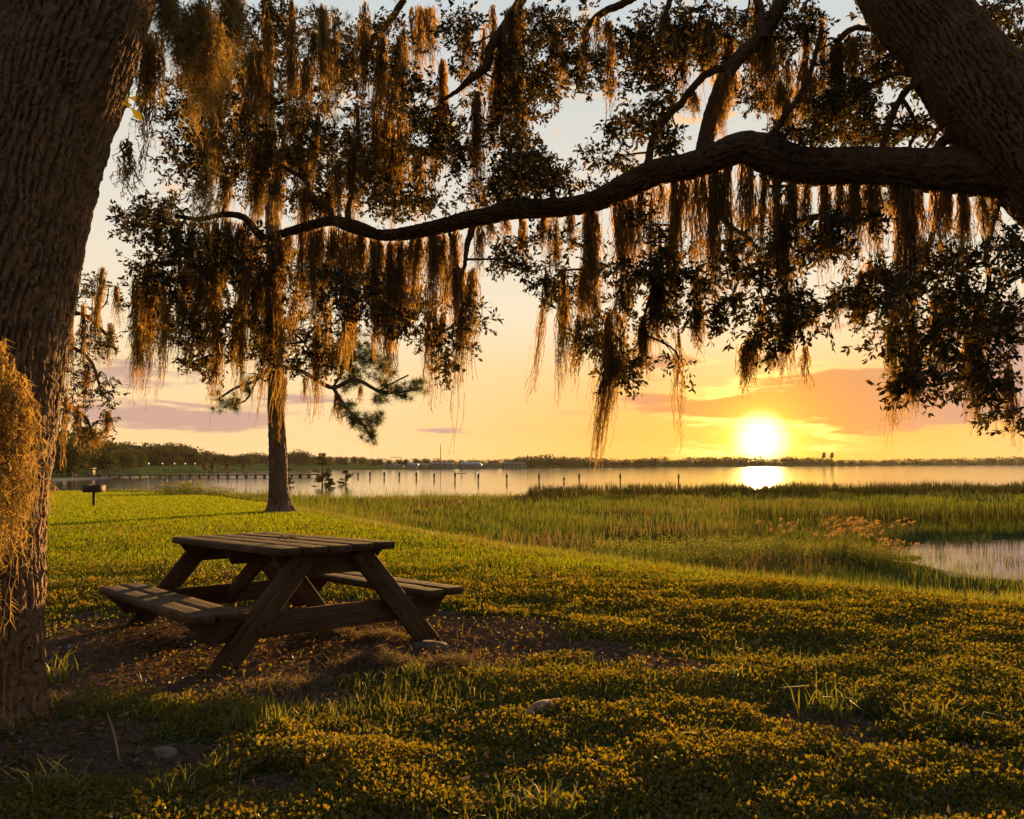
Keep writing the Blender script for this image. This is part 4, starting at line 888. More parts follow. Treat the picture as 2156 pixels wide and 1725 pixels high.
# rough grass on the bank behind the crest
x = rng.uniform(-14, 18, 260000); y = rng.uniform(5.8, 32, 260000); s_ = crest_s(x, y)
keep = (s_ > .3) & (s_ < 6.5) & (np.abs(x) < .68 * y) & (pool_d(x, y) > 1.0) & (sand_f(x, y) < .5); x, y = x[keep], y[keep]
p = onground(x, y); hh = rng.uniform(.05, .16, len(x)) * (1 + .8 * sst(crest_s(x, y), 3, 6))
V, Q, T = blades(p, hh, np.interp(y, [6, 30], [.010, .03]), rng.uniform(.1, .7, len(x)), rng.uniform(0, 6.28, len(x)), 1)
reg(mo('bank_grass', V, [T], 'tuft_blade'), 'rough green grass on the slope below the lawn edge', 'grass', kind='stuff')
# dry litter on the bare earth
x, y = area_pts(42000, 2.4, 9, .62); dm = dirt_f(x, y); keep = rng.random(len(x)) < dm * .85; x, y = x[keep], y[keep]
p = onground(x, y, .006); d = rng.normal(0, 1, (len(x), 3)); d[:, 2] = np.abs(d[:, 2]) * .25
L = rng.uniform(.015, .055, len(x)); V, T = leaves(p, d, L, L * rng.uniform(.08, .4, len(x)))
reg(mo('leaf_litter', V, [T], 'litter'), 'dry leaf and twig litter on the bare earth round the table and trunk', 'litter', kind='stuff')
# marsh
def marsh(name, n, test, h0, h1, w_, m, label, seed, ymin=9, ymax=100, lean=.45, xr=.68):
    t = rng.random(n); y = ymin * (ymax / ymin) ** (t ** .75); x = rng.uniform(-xr, xr, n) * y
    s_ = crest_s(x, y); ym = np.interp(x, YM[:, 0], YM[:, 1]); pd = pool_d(x, y)
    keep = (s_ > 3.8) & (y < ym + 2.5) & (pd > 1.03) & ~((x > 9.5) & (y < 27)) & test(x, y, s_, ym); x, y, s_ = x[keep], y[keep], s_[keep]
    patch = .35 + 1.3 * fbm(x * .35, y * .35, seed) * (.6 + .8 * fbm(x * 1.1, y * 1.1, seed + 5)); ramp_ = .35 + .65 * sst(s_, 3.8, 7.5)
    p = onground(x, y); p[:, 2] = np.maximum(p[:, 2], ZW - .05)
    h = rng.uniform(h0, h1, len(x)) * patch * ramp_
    ld = rng.normal(.6, 1.6, len(x))
    V, Q, T = blades(p, h, w_ * np.interp(y, [9, 60, 100], [.7, 2.2, 3.6]) * rng.uniform(.6, 1.4, len(x)), np.clip(rng.normal(lean * .6, .22, len(x)), 0, .9), ld, 2)
    return reg(mo(name, V, [Q, T], m), label, 'grass', kind='stuff')
pat = lambda x, y: fbm(x * .16, y * .10, 51)
marsh('marsh_grass', 190000, lambda x, y, s, ym: rng.random(len(x)) < np.clip((pat(x, y) - .30) * 6, .25, 1), .20, .52, .014, 'marsh_green', 'green marsh grass between the lawn edge and the lake', 61)
marsh('dry_marsh_grass', 60000, lambda x, y, s, ym: (fbm(x * .13, y * .16, 57) > .51) & (x < 24) & (y > 22), .26, .58, .012, 'marsh_dry', 'brown dry grass patches inside the green marsh', 62)
marsh('reed_bed', 60000, lambda x, y, s, ym: (y > ym - 22 + 9 * fbm(x * .2, y * .2, 5)) & (x > 1.5) & (fbm(x * .15, y * .25, 71) > .38), .7, 1.1, .016, 'reed_dark', 'dark upright reed bed along the lake edge of the marsh', 63, 52, 101, .15)
marsh('reed_bed', 16000, lambda x, y, s, ym: (x > 12) & (np.abs(y - 42 - .1 * x) < 4), .8, 1.3, .016, 'reed_dark', 'dark reed band behind the pool at the right', 64, 30, 54, .2)
marsh('shore_grass', 26000, lambda x, y, s, ym: (x < -6) & (s > 3.8) & (fbm(x * .3, y * .3, 77) > .42), .5, 1.2, .014, 'marsh_green', 'tall loose grass along the shore left of the pine', 65, 28, 98, .4)
# sparse stems standing in the pool
x = rng.uniform(10, 33, 34000); y = rng.uniform(14, 40, 34000); pd = pool_d(x, y); f_ = fbm(x * .8, y * .8, 81)
keep = (pd < 1.30) & ((f_ > .6) | (pd > .94 + .1 * (f_ < .5))) & (x < .66 * y) & (rng.random(len(x)) < .75); x, y = x[keep], y[keep]
p = np.stack([x, y, np.maximum(gz(x, y), ZW) - .05], 1)
V, Q, T = blades(p, rng.uniform(.12, .5, len(x)), .016, rng.uniform(.05, .6, len(x)), rng.uniform(0, 6.28, len(x)), 2)
reg(mo('pool_sedge', V, [Q, T], 'marsh_green'), 'thin green sedge standing in the pool at the right', 'sedge', kind='stuff')
# tall seed-head grass clump
def seed_clump(u, v, n, hmin, hmax, label, spread=.9, lean=.5):
    b0 = gpt(u, v); b0[2] = float(gz(b0[0], b0[1])); e = empty('tall_grass', b0); reg(e, label, 'tall grass')
    n_ = n * 9; a = rng.uniform(0, 6.28, n_); r_ = np.abs(rng.normal(0, spread, n_)); x = b0[0] + np.cos(a) * r_ * 1.5; y = b0[1] + np.sin(a) * r_
    V, Q, T = blades(onground(x, y), rng.uniform(.4, 1.0, n_) * hmax * .72, .012, np.clip(rng.normal(.3, .2, n_), 0, .85), rng.normal(.2, 1.5, n_), 2)
    reg(mo('leaf_blades', V - b0, [Q, T], 'marsh_green', e), kind='stuff')
    st = MB(); hd = MB()
    for _ in range(n):
        a = rng.uniform(0, 6.28); r_ = abs(rng.normal(0, spread * .8)); x0 = b0[0] + math.cos(a) * r_ * 1.3; y0 = b0[1] + math.sin(a) * r_
        H = rng.uniform(hmin, hmax); le = rng.normal(lean, .25) * H; p0 = np.array([x0, y0, float(gz(x0, y0))])
        c = spline([p0, p0 + [le * .2, rng.normal(0, .1), H * .5], p0 + [le * .55, rng.normal(0, .12), H * .85], p0 + [le, rng.normal(0, .15), H * .97]], 10)
        st.tube(c, np.linspace(.006, .003, 10), 4, False)
        k2 = 30; tt = rng.uniform(6.5, 9, k2); i0 = np.clip(tt.astype(int), 0, 8); pp_ = c[i0] + (c[i0 + 1] - c[i0]) * (tt - i0)[:, None]
        dd = unit((c[9] - c[7])[None] + rng.normal(0, .16, (k2, 3)))
        V, T = leaves(pp_, dd, rng.uniform(.05, .11, k2), .016); hd.add(V, None, T)
    reg(st.build('stems', 'marsh_dry', e), kind='stuff'); reg(hd.build('seed_heads', 'seed_head', e), kind='stuff')
seed_clump(1770, 1185, 46, .9, 1.5, 'tall grass clump with glowing seed heads leaning right beside the pool', .8, .55)
seed_clump(1640, 1165, 14, .7, 1.2, 'lower seed grass under the sun left of the tall leaning clump', 1.2, .2)
seed_clump(1845, 1195, 12, .5, 1.0, 'small seed grass at the left rim of the pool', .5, .6)
# bushy weeds under the sun
x = rng.normal(0, 1, 15000); y = rng.normal(0, 1, 15000); wb = gpt(1620, 1175); x = wb[0] + x * 3.0; y = wb[1] + y * 1.6
keep = (crest_s(x, y) > 4.2) & (pool_d(x, y) > 1.05); x, y = x[keep], y[keep]
p = onground(x, y); p[:, 2] += rng.uniform(0, 1, len(x)) ** .7 * (.25 + .55 * fbm(x * .9, y * .9, 91))
V, T = leaves(p, rng.normal(0, 1, (len(x), 3)), .075 * rng.uniform(.6, 1.3, len(x)), .03)
reg(mo('bushy_weeds', V, [T], 'tuft_blade'), 'bushy weeds on the bank right below the setting sun', 'weeds', kind='stuff')
# grass tufts
TU = [(545, 1545, .24, 'largest bright grass tuft, in front of the table left of centre'), (375, 1700, .15, 'spiky grass tuft at the bottom left, right of the broken sticks'), (455, 1660, .14, 'upright grass tuft at the bottom, right of the grey stone'), (1690, 1420, .16, 'arching grass tuft on the small bare patch right of centre'), (1745, 1512, .2, 'grass tuft with long arching blades by the right bare patch'), (1800, 1500, .15, 'thin grass tuft next to the arching one on the right'),
      (2000, 1545, .18, 'sparse grass tuft near the right edge, lower one'), (2015, 1465, .1, 'small grass tuft near the right edge, upper one'), (1540, 1440, .13, 'grass tuft behind the small bare strip'), (1490, 1580, .12, 'pair of arching grass blades right of the fallen branch piece'), (120, 1440, .2, 'dark grass tuft right beside the foot of the near trunk'), (120, 1690, .18, 'grass tuft at the lower left corner'), (1210, 1290, .14, 'grass tuft right of the table end'),
      (870, 1425, .12, 'low grass tuft in front of the table foot'), (1150, 1720, .14, 'broad grass tuft at the bottom edge near the middle'), (700, 1605, .1, 'small grass tuft right of the fallen twig')]
for (u, v, H, lab) in TU:
    b0 = gpt(u, v); n_ = int(26 + H * 120); x = b0[0] + rng.normal(0, H * .28, n_); y = b0[1] + rng.normal(0, H * .2, n_)
    V, Q, T = blades(onground(x, y, -.005), H * rng.uniform(.45, 1.1, n_), .0075, np.clip(rng.normal(.6, .25, n_), 0, .96), rng.uniform(0, 6.28, n_), 2)
    reg(mo('grass_tuft', V - b0, [Q, T], 'tuft_blade', None, b0), lab, 'grass tuft', 'grass tufts on the near ground')
def rough_tube(pts, rads, m, name, label, cat, seed):
    c = spline([list(p) + [r] for p, r in zip(pts, rads)], 26); V, q, rg = bark_tube(c[:, :3], c[:, 3], 14, rads[0] * .25, (.02, .08), seed)
    mb = MB(); mb.add(V, q)
    for b_ in (0, len(V) - 14):
        mb.add([V[b_:b_ + 14].mean(0)]); i_ = np.arange(14); mb.T.append(np.stack([np.full(14, mb.n - 1), b_ + i_, b_ + (i_ + 1) % 14], 1))
    return reg(mb.build(name, m, None, tuple(c[0, :3])), label, cat)
def g3(u, v, dz): q_ = gpt(u, v); q_[2] += dz; return q_
rough_tube([g3(1092, 1525, .018), g3(1135, 1508, .035), g3(1178, 1496, .03)], [.02, .026, .024], 'dead_wood', 'fallen_branch', 'short broken branch piece lying on the ground cover', 'branch', 1.0)
rough_tube([g3(205, 1692, .03), g3(235, 1716, .02), g3(260, 1735, .01)], [.016, .018, .015], 'dead_wood', 'fallen_stick', 'left arm of the broken sticks at the bottom left', 'stick', 2.0)
rough_tube([g3(245, 1722, .02), g3(270, 1705, .03), g3(290, 1690, .04)], [.012, .014, .012], 'dead_wood', 'fallen_stick', 'right arm of the broken sticks at the bottom left', 'stick', 3.0)
rough_tube([g3(270, 1722, .015), g3(310, 1716, .018)], [.018, .018], 'dead_wood', 'fallen_stick', 'stubby cut stick at the bottom left edge', 'stick', 4.0)
rough_tube([g3(225, 1545, .08), g3(240, 1575, .05), g3(252, 1607, .0)], [.003, .004, .005], 'dead_wood', 'dry_stalk', 'single dry stalk standing by the near trunk', 'stalk', 5.0)
tw = [g3(480, 1608, .012), g3(560, 1606, .02), g3(620, 1590, .03), g3(680, 1580, .015)]
rough_tube(tw, [.005, .007, .006, .004], 'twig_bark', 'fallen_twig', 'long thin fallen twig below the largest grass tuft', 'twig', 6.0)
rough_tube([g3(1905, 1690, .012), g3(1960, 1702, .012)], [.018, .006], 'dead_wood', 'fallen_stick', 'pale flat stick near the bottom right', 'stick', 7.0)
def rock(u, v, s, label, seed, m_='stone'):
    import bmesh
    b0 = gpt(u, v); bm = bmesh.new(); bmesh.ops.create_icosphere(bm, subdivisions=3, radius=1)
    for vt in bm.verts:
        n_ = .75 + .5 * float(fbm(vt.co.x * 1.7 + seed, vt.co.y * 1.7 + vt.co.z * 1.3, seed)); vt.co *= n_; vt.co.x *= s[0]; vt.co.y *= s[1]; vt.co.z *= s[2]
    me = bpy.data.meshes.new('rock'); bm.to_mesh(me); bm.free(); me.materials.append(MATS[m_]); o = ob('rock' if m_ == 'stone' else 'earth_lump', me, None, b0); reg(o, label, 'rock' if m_ == 'stone' else 'earth')
rock(350, 1592, (.055, .04, .035), 'grey stone half sunk in the litter near the bottom left', 1.0)
rock(900, 1362, (.13, .10, .035), 'sandy lump of earth at the right table foot', 5.0, 'earth')
def fallen(u, v, r_, h, n, label):
    b0 = gpt(u, v); mb = MB()
    c = b0 + np.stack([rng.normal(0, r_ * .45, n), rng.normal(0, r_ * .32, n), np.abs(rng.normal(0, h * .45, n)) * np.exp(-rng.random(n))], 1)
    c[:, 2] = gz(c[:, 0], c[:, 1]) + np.abs(rng.normal(0, h * .4, n)) * np.exp(-((c[:, 0] - b0[0]) ** 2 + (c[:, 1] - b0[1]) ** 2) / (r_ * .6) ** 2)
    d = rdir(n); d[:, 2] *= .6; d2 = unit(d + rdir(n) * .9); L = rng.uniform(.02, .06, n)[:, None]; s = unit(np.cross(d, rdir(n))) * .0016
    V = np.stack([c - s, c + s, c + d * L + s, c + d * L - s, c + d * L + d2 * L], 1).reshape(-1, 3); b = np.arange(n)[:, None] * 5
    mb.add(V, b + [0, 1, 2, 3], b + [3, 2, 4]); reg(mb.build('fallen_moss', 'fallen_moss', None, tuple(b0)), label, 'moss', 'moss fallen on the ground')
fallen(790, 1405, .26, .13, 2600, 'grey heap of fallen moss in front of the table'); fallen(690, 1335, .20, .07, 1400, 'brown fallen moss under the near table support'); fallen(478, 1222, .15, .10, 900, 'pale ball of fallen moss seen under the table')
fallen(800, 1345, .22, .06, 1300, 'brown fallen moss left of the right table foot'); fallen(130, 1492, .16, .05, 800, 'pale grey moss lying at the foot of the near trunk'); fallen(600, 1450, .3, .05, 1300, 'thin spread of dry moss in front of the left table foot')
fallen(960, 1400, .25, .04, 1000, 'rusty thin moss mat right of the grey heap'); fallen(520, 1715, .2, .06, 1200, 'rusty moss patch at the bottom edge')
mb = MB(); c = gpt(143, 1367); mb.tube([c, c + [0, 0, .012]], .016, 12); reg(mb.build('bottle_cap', 'cap_blue', None, tuple(c)), 'tiny blue bottle cap on the bare earth by the near trunk', 'cap')

# ------------------------------------------------------------------ far shore: trees, buildings, pier, lamps, pilings, people
def tree_geo(seed, H, cw, trunk_h, lobes, nleaf, ls, conic=0):
    r0 = np.random.default_rng(seed); lv = []; ld = []
    for i_ in range(lobes):
        a = r0.uniform(0, 6.28); rr_ = r0.uniform(.1, .62) * cw / 2; zc = trunk_h + (H - trunk_h) * r0.uniform(.12, .78)
        if conic: rr_ *= 1 - (zc - trunk_h) / (H - trunk_h) * .9
        c = np.array([math.cos(a) * rr_, math.sin(a) * rr_, zc]); R3 = np.array([cw * .3, cw * .3, (H - trunk_h) * .24]) * r0.uniform(.7, 1.15) * (1 - conic * .45)
        d = unit(r0.normal(size=(nleaf // lobes, 3))); q_ = c + d * R3 * r0.uniform(.55, 1.05, (len(d), 1)); lv.append(q_); ld.append(d + r0.normal(0, .8, d.shape))
    p_ = np.vstack(lv); p_[:, 2] = np.clip(p_[:, 2], trunk_h * .5, H)
    L = ls * r0.uniform(.6, 1.4, len(p_)); V, T = leaves(p_, np.vstack(ld), L, L * .75); return V, T
def trunk_geo(H, r_, seed):
    r0 = np.random.default_rng(seed); c = spline([[0, 0, -.3], [r0.normal(0, .1), 0, H * .35], [r0.normal(0, .3), r0.normal(0, .2), H * .8]], 8); return tube(c, np.linspace(r_, r_ * .4, 8), 8)
TMESH = {}
def far_tree(kind, x, y, H, label, group=None, name='oak_tree', rz=0.0):
    z = float(gz(x, y)); e = empty(name, (x, y, z), rz); s_ = H / 8.0; e.scale = (s_, s_, s_); reg(e, label, 'tree', group)
    if kind not in TMESH:
        k0 = sum(ord(ch) * (i_ + 1) for i_, ch in enumerate(kind))
        cfg = {'o': (8, 10.5, .6, 17, 1900, .6, 0), 't': (8, 7.0, .5, 14, 1500, .5, 0), 'c': (8, 5.2, .7, 10, 1300, .5, 1), 'p': (8, 2.6, 4.6, 9, 500, .4, 0)}[kind[0]]
        V, T = tree_geo(k0, *cfg); mt = {'g': 'far_leaf', 'b': 'far_leaf_bright', 'r': 'cypress_rust'}[kind[1]]
        Vt, qt = trunk_geo(8, .28, k0); TMESH[kind] = (mk_mesh('crown', V, [T], mt), mk_mesh('trunk', Vt, [qt], 'twig_bark', smooth=True))
    ob('crown', TMESH[kind][0], e); ob('trunk', TMESH[kind][1], e); return e
TOPS = np.array([(100, 930), (240, 928), (280, 933), (381, 933), (412, 941), (437, 951), (484, 956), (541, 952), (555, 958), (600, 955), (637, 948), (660, 960), (713, 960), (753, 957), (784, 967), (810, 966), (884, 965), (946, 971), (966, 967), (1013, 973), (1028, 968), (1050, 974), (1077, 963), (1118, 960), (1150, 958.5), (1239, 962), (1310, 966), (1391, 960), (1415, 969), (1446, 961), (1592, 960), (1612, 967), (1638, 961), (1713, 961), (1801, 969), (1872, 966), (2156, 961), (2600, 960)])
def place(u, back):
    """point on the far land behind the shore along pixel column u"""
    a = math.atan((u - CU) / FPX); sh = float(np.interp(math.degrees(a), SHORE[:, 0], SHORE[:, 1])) + back; return math.sin(a) * sh, math.cos(a) * sh
def h_for(u, x, y, dv=0.0):
    v = float(np.interp(u, TOPS[:, 0], TOPS[:, 1])) + dv; return CAMZ + (HV - v) / FPX * y - float(gz(x, y))
kinds = ['og1', 'og2', 'og3', 'ob1', 'tg1']
row = 0
for u in np.concatenate([np.arange(205, 720, 17.0), np.arange(216, 700, 24.0)]):
    row += 1; front = row > len(np.arange(205, 720, 17.0)); uu = u + rng.uniform(-5, 5)
    x, y = place(uu, rng.uniform(62, 95) if front else rng.uniform(95, 150)); H = h_for(uu, x, y, rng.uniform(5, 12) if front else rng.uniform(-2, 4))
    lab = ('dark rounded oak in the front row of the wood on the left far shore', 'front row of the left far wood') if front else ('dark oak in the back row of the wood on the left far shore', 'back row of the left far wood')
    far_tree(kinds[int(rng.integers(0, 5))], x, y, max(H, 4), *lab, rz=rng.uniform(0, 6))
for u in np.arange(725, 1130, 19.0):
    uu = u + rng.uniform(-6, 6); x, y = place(uu, rng.uniform(40, 80)); far_tree(kinds[int(rng.integers(0, 5))], x, y, max(h_for(uu, x, y, rng.uniform(-2, 3)), 3.5), 'dark tree behind the low buildings across the lake', 'trees behind the lakeside buildings', rz=rng.uniform(0, 6))
for (u, back, tv, kd, lab) in ((150, 22, 920, 'og2', 'large dark oak on the beach behind the bathers'), (215, 26, 938, 'og1', 'mossy oak by the beach kiosk'), (262, 40, 946, 'ob1', 'flat topped green oak on the beach lawn'), (300, 60, 962, 'ob2', 'small bright green tree on the beach lawn'), (637, 60, 946, 'og3', 'tall lone oak crown just right of the pine trunk across the lake')):
    x, y = place(u, back); H = CAMZ + (HV - tv) / FPX * y - float(gz(x, y)); far_tree(kd, x, y, H, lab)
for i_, (u, tv) in enumerate(((432, 969), (450, 966), (480, 968), (515, 968))):
    x, y = place(u, 8); H = CAMZ + (HV - tv) / FPX * y - float(gz(x, y)); far_tree('cr1', x, y, max(H, 2.4), ('leftmost', 'second', 'third', 'rightmost')[i_] + ' of the four small rusty cypresses behind the pier', 'rusty cypresses behind the pier', 'cypress_tree', i_ * 1.3)
for (u, tv, lab) in ((1733, 952, 'left of the two spindly pines on the far shore right of the sun'), (1750, 952, 'right of the two spindly pines on the far shore right of the sun')):
    x, y = place(u, 20); far_tree('pg1', x, y, CAMZ + (HV - tv) / FPX * y - float(gz(x, y)), lab, None, 'pine_tree')
# continuous far wood
lvs = MB()
for u in np.arange(1105, 2700, 9.0):
    for rw in range(2):
        uu = u + rng.uniform(-5, 5); x, y = place(uu, 14 + rw * 22 + rng.uniform(0, 14)); H = max(h_for(uu, x, y, rng.uniform(-1, 2.5) + 2 * (1 - rw)), 4); V, T = tree_geo(int(rng.integers(0, 9999)), H, H * 1.5, H * .03, 9, 180, H * .13); lvs.add(V + np.array([x, y, float(gz(x, y))]), None, T)
for u in np.arange(190, 1105, 10.0):
    x, y = place(u, rng.uniform(100, 160)); H = max(h_for(u, x, y, rng.uniform(1, 5)), 4); V, T = tree_geo(int(rng.integers(0, 9999)), H, H * 1.5, H * .03, 9, 150, H * .14); lvs.add(V + np.array([x, y, float(gz(x, y))]), None, T)
for u in np.arange(-500, 200, 12.0):
    x, y = place(u, rng.uniform(60, 120)); H = rng.uniform(9, 13); V, T = tree_geo(int(rng.integers(0, 9999)), H, H * 1.2, H * .08, 8, 260, H * .1); lvs.add(V + np.array([x, y, float(gz(x, y))]), None, T)
reg(lvs.build('far_wood', 'far_leaf', None, (100., 400., 0.)), 'unbroken dark wood along the far shore', 'wood', kind='stuff')
# buildings
def house(u0, u1, v_eave, v_ridge, back, depth, wallm, roofm, label, nwin, gable=False, name='building', cupola=False):
    uc = (u0 + u1) / 2; x, y = place(uc, back); z = float(gz(x, y)); e = empty(name, (x, y, z), 0); reg(e, label, 'building')
    k1 = y / FPX; wd = (u1 - u0) * k1; he = CAMZ + (HV - v_eave) * k1 - z; hr = CAMZ + (HV - v_ridge) * k1 - z; O = np.array([x, y, z])
    mb = MB(); mb.box(O + [0, depth / 2, he / 2 - .2], (wd, depth, he + .4)); mb.build('wall', wallm, e)
    rf = MB(); ov = .5; a, b = wd / 2 + ov, depth + ov
    if gable: V = [[-a, -ov, he + .02], [a, -ov, he + .02], [a, b, he + .02], [-a, b, he + .02], [0, -ov, hr], [0, b, hr]]; q_ = [[0, 4, 5, 3], [4, 1, 2, 5], [0, 3, 2, 1]]; t_ = [[0, 1, 4], [2, 3, 5]]
    else: V = [[-a, -ov, he + .02], [a, -ov, he + .02], [a, b, he + .02], [-a, b, he + .02], [-a * .82, depth / 2, hr], [a * .82, depth / 2, hr]]; q_ = [[0, 1, 5, 4], [2, 3, 4, 5], [0, 3, 2, 1]]; t_ = [[1, 2, 5], [3, 0, 4]]
    rf.add(np.array(V) + O, q_, t_); ro = rf.build('roof', roofm, e)
    for i_ in range(nwin):
        cx = (i_ + .5) / nwin * wd - wd / 2; w_ = min(1.3, wd / nwin * .5); m2 = MB(); m2.box(O + [cx, -.02, he * .55], (w_, .06, he * .42)); fr = m2.build('window', 'white_paint', e)
        m3 = MB(); m3.box(O + [cx, -.06, he * .55], (w_ * .84, .04, he * .34)); pn = m3.build('pane', 'glass_dark', fr); 
    if cupola:
        m2 = MB(); m2.box(O + [wd * .04, depth / 2, hr], (wd * .32, depth * .4, 1.3)); cu = m2.build('cupola', wallm, e)
        m2 = MB(); m2.box(O + [wd * .04, depth / 2, hr + .72], (wd * .38, depth * .5, .16)); m2.build('cupola_roof', roofm, e)
        for i_ in range(5):
            m2 = MB(); m2.box(O + [wd * .04 + (i_ - 2) * wd * .058, depth / 2 - depth * .2 - .03, hr + .2], (wd * .036, .06, .6)); m2.build('window', 'glass_dark', e)
    return e
house(858, 877, 980, 976, 10, 9, 'cream_wall', 'blue_roof', 'small cream house with blue roof, left of the lakeside buildings', 4)
house(878, 900, 979.5, 976.7, 14, 9, 'grey_wall', 'blue_roof', 'low building with flat pale blue roof next to the small cream house', 4)
house(904, 954, 979.8, 974.5, 10, 12, 'grey_wall', 'grey_roof', 'long low house with wide grey roof across the lake', 8)
house(967, 1012, 980, 973.5, 10, 12, 'grey_wall', 'blue_roof', 'big pale blue roofed hall across the lake', 7)
house(1013, 1048, 979, 976.5, 16, 9, 'cream_wall', 'grey_roof', 'plain pale shed between the blue hall and the boathouse', 5)
house(1056, 1108, 979, 972.5, 8, 13, 'cream_wall', 'grey_roof', 'white boathouse with roof cupola at the right end of the buildings', 6, cupola=True)
house(812, 848, 980.5, 978.3, 25, 8, 'cream_wall', 'grey_roof', 'long flat pale shelter at the left end of the buildings', 6)
kx, ky = place(193, 22); kz = float(gz(kx, ky)); k1 = ky / FPX; ke = empty('beach_kiosk', (kx, ky, kz)); reg(ke, 'small wooden kiosk with pale roof under the beach oaks', 'kiosk')
mb = MB(); mb.box((kx, ky, kz + 7 * k1), (10 * k1, 2, 14 * k1)); mb.build('wall', 'pole_wood', ke); mb = MB(); mb.box((kx, ky, kz + 15 * k1), (14 * k1, 2.8, 1.6 * k1)); mb.build('roof', 'cream_wall', ke)
# masts and light poles
def mast(u, vt, back, r_, m, label, name, arms=0, head=None):
    x, y = place(u, back); z = float(gz(x, y)); top = CAMZ + (HV - vt) / FPX * y; e = empty(name, (x, y, z)); reg(e, label, 'pole')
    mb = MB(); mb.tube([[x, y, z - .2], [x, y, top]], [r_, r_ * .6], 8); mb.build('shaft', m, e)
    if arms: mb = MB(); mb.box((x, y, top), (arms, .15, .25)); mb.build('lamp_bar', m, e)
    if head:
        import bmesh
        bm = bmesh.new(); bmesh.ops.create_icosphere(bm, subdivisions=2, radius=head); me = bpy.data.meshes.new('lamp_globe'); bm.to_mesh(me); bm.free(); me.materials.append(MATS['lamp_globe']); o = ob('lamp_globe', me, e); o.location = (0, 0, top - z + head * .8)
def glow(t):
    em = t.n('ShaderNodeEmission'); em.inputs[0].default_value = (1, .78, .42, 1); em.inputs[1].default_value = .35; return em.outputs[0]
mat('lamp_globe', glow)
mast(928, 936, 12, .22, 'red_paint', 'tall thin red and white mast by the lakeside buildings', 'radio_mast')
mast(834, 963, 12, .16, 'white_paint', 'white sports light pole left of the lakeside buildings', 'light_pole', 5); mast(920, 966, 16, .14, 'white_paint', 'short light pole just left of the red mast', 'light_pole', 3)
for i_, u in enumerate((315, 343.5, 369, 391.5, 412)): mast(u, 977.5, 40 - 3 * i_, .1, 'pole_wood', ('leftmost', 'second', 'middle', 'fourth', 'rightmost')[i_] + ' of the five glowing globe lamps before the left wood', 'globe_lamp', 0, .2)
# pier
pA = onz(178, 1008, ZW); pB = onz(680, 1004.5, ZW); pd_ = (pB - pA); Lp = np.linalg.norm(pd_); pdir = pd_ / Lp; rzp = math.atan2(pdir[1], pdir[0]); side = np.array([-pdir[1], pdir[0], 0])
pier = empty('pier', pA, 0); reg(pier, 'long low wooden pier with thin railing crossing the water at the left', 'pier')
mb = MB(); mb.box((pA + pB) / 2 + [0, 0, .55], (Lp, 2.4, .22), rzp); mb.build('deck', 'pier_wood', pier)
for sd_ in (-1, 1):
    mb = MB()
    for hz in (1.05, 1.65): mb.tube([pA + side * 1.15 * sd_ + [0, 0, hz], pB + side * 1.15 * sd_ + [0, 0, hz]], .045, 5)
    mb.build('rail', 'pier_wood', pier)
npil = 25; me_p = None; me_r = None
mb = MB(); mb.tube([[0, 0, -1.2], [0, 0, .5]], .20, 8); me_p = mk_mesh('pile', mb.verts(), mb.faces(), 'pole_wood'); mb = MB(); mb.tube([[0, 0, .6], [0, 0, 1.68]], .06, 6); me_r = mk_mesh('rail_post', mb.verts(), mb.faces(), 'pier_wood')
for i_ in range(npil):
    c = pdir * Lp * (i_ + .4) / npil
    for sd_ in (-1, 1): ob('pile', me_p, pier, tuple(c + side * .95 * sd_)); ob('rail_post', me_r, pier, tuple(c + side * 1.15 * sd_))
# second, farther walkway with white posts
qA = onz(316, 988, ZW); qB = onz(550, 987, ZW); wk = empty('boardwalk', qA); reg(wk, 'pale boardwalk behind the pier along the left far shore', 'boardwalk'); dd = qB - qA; LL = np.linalg.norm(dd); rzq = math.atan2(dd[1], dd[0])
mb = MB(); mb.box((qA + qB) / 2 + [0, 0, .9], (LL, 2.2, .25), rzq); mb.build('deck', 'grey_wall', wk); mb = MB(); mb.box((qA + qB) / 2 + [0, 0, 1.9], (LL, .12, .15), rzq); mb.build('rail', 'grey_wall', wk)
mb = MB(); mb.box((0, 0, .4), (.25, .25, 3)); me_w = mk_mesh('post', mb.verts(), mb.faces(), 'grey_wall')
for i_ in range(26): ob('post', me_w, wk, tuple(dd * (i_ + .5) / 26))
# pilings in the lake
PIL = [(754, 994.8, 1004.6), (779, 994, 1006), (809, 994, 1006.8), (840.5, 995, 1007), (876.7, 995, 1008), (914, 997, 1009.5), (958, 995, 1012), (1007, 997, 1014), (1067, 998, 1014), (1135, 998, 1017), (1187.5, 1006, 1019), (1219.5, 998, 1018), (1306, 998, 1019), (1429, 999, 1021)]
ORD = ['leftmost', 'second', 'third', 'fourth', 'fifth', 'sixth', 'seventh', 'eighth', 'ninth', 'tenth', 'short slanted eleventh', 'twelfth', 'thirteenth', 'rightmost']
for (u, vt, vb), od in zip(PIL, ORD):
    b0 = onz(u, min(vb, 1015), ZW); k1 = b0[1] / FPX; H = (min(vb, 1015) - vt) * k1; e = empty('piling', b0); reg(e, od + ' piling of the row standing in the lake, counted from the left', 'piling', 'row of pilings in the lake')
    mb = MB(); r_ = 1.45 * k1; zs = np.array([-.8, 0, H * .45, H * .5, H * .86, H * .9, H]); rs = np.array([r_, r_, r_, r_ * 1.55, r_ * 1.55, r_, r_ * .8]); mb.tube(np.stack([0 * zs + b0[0], 0 * zs + b0[1], zs + b0[2]], 1), rs, 12); mb.build('post', 'pole_wood', e)
    mb = MB(); mb.tube([b0 + [0, 0, H], b0 + [0, 0, H + r_ * .9]], [r_ * 1.0, r_ * .15], 12); mb.build('cap', 'pole_wood', e)
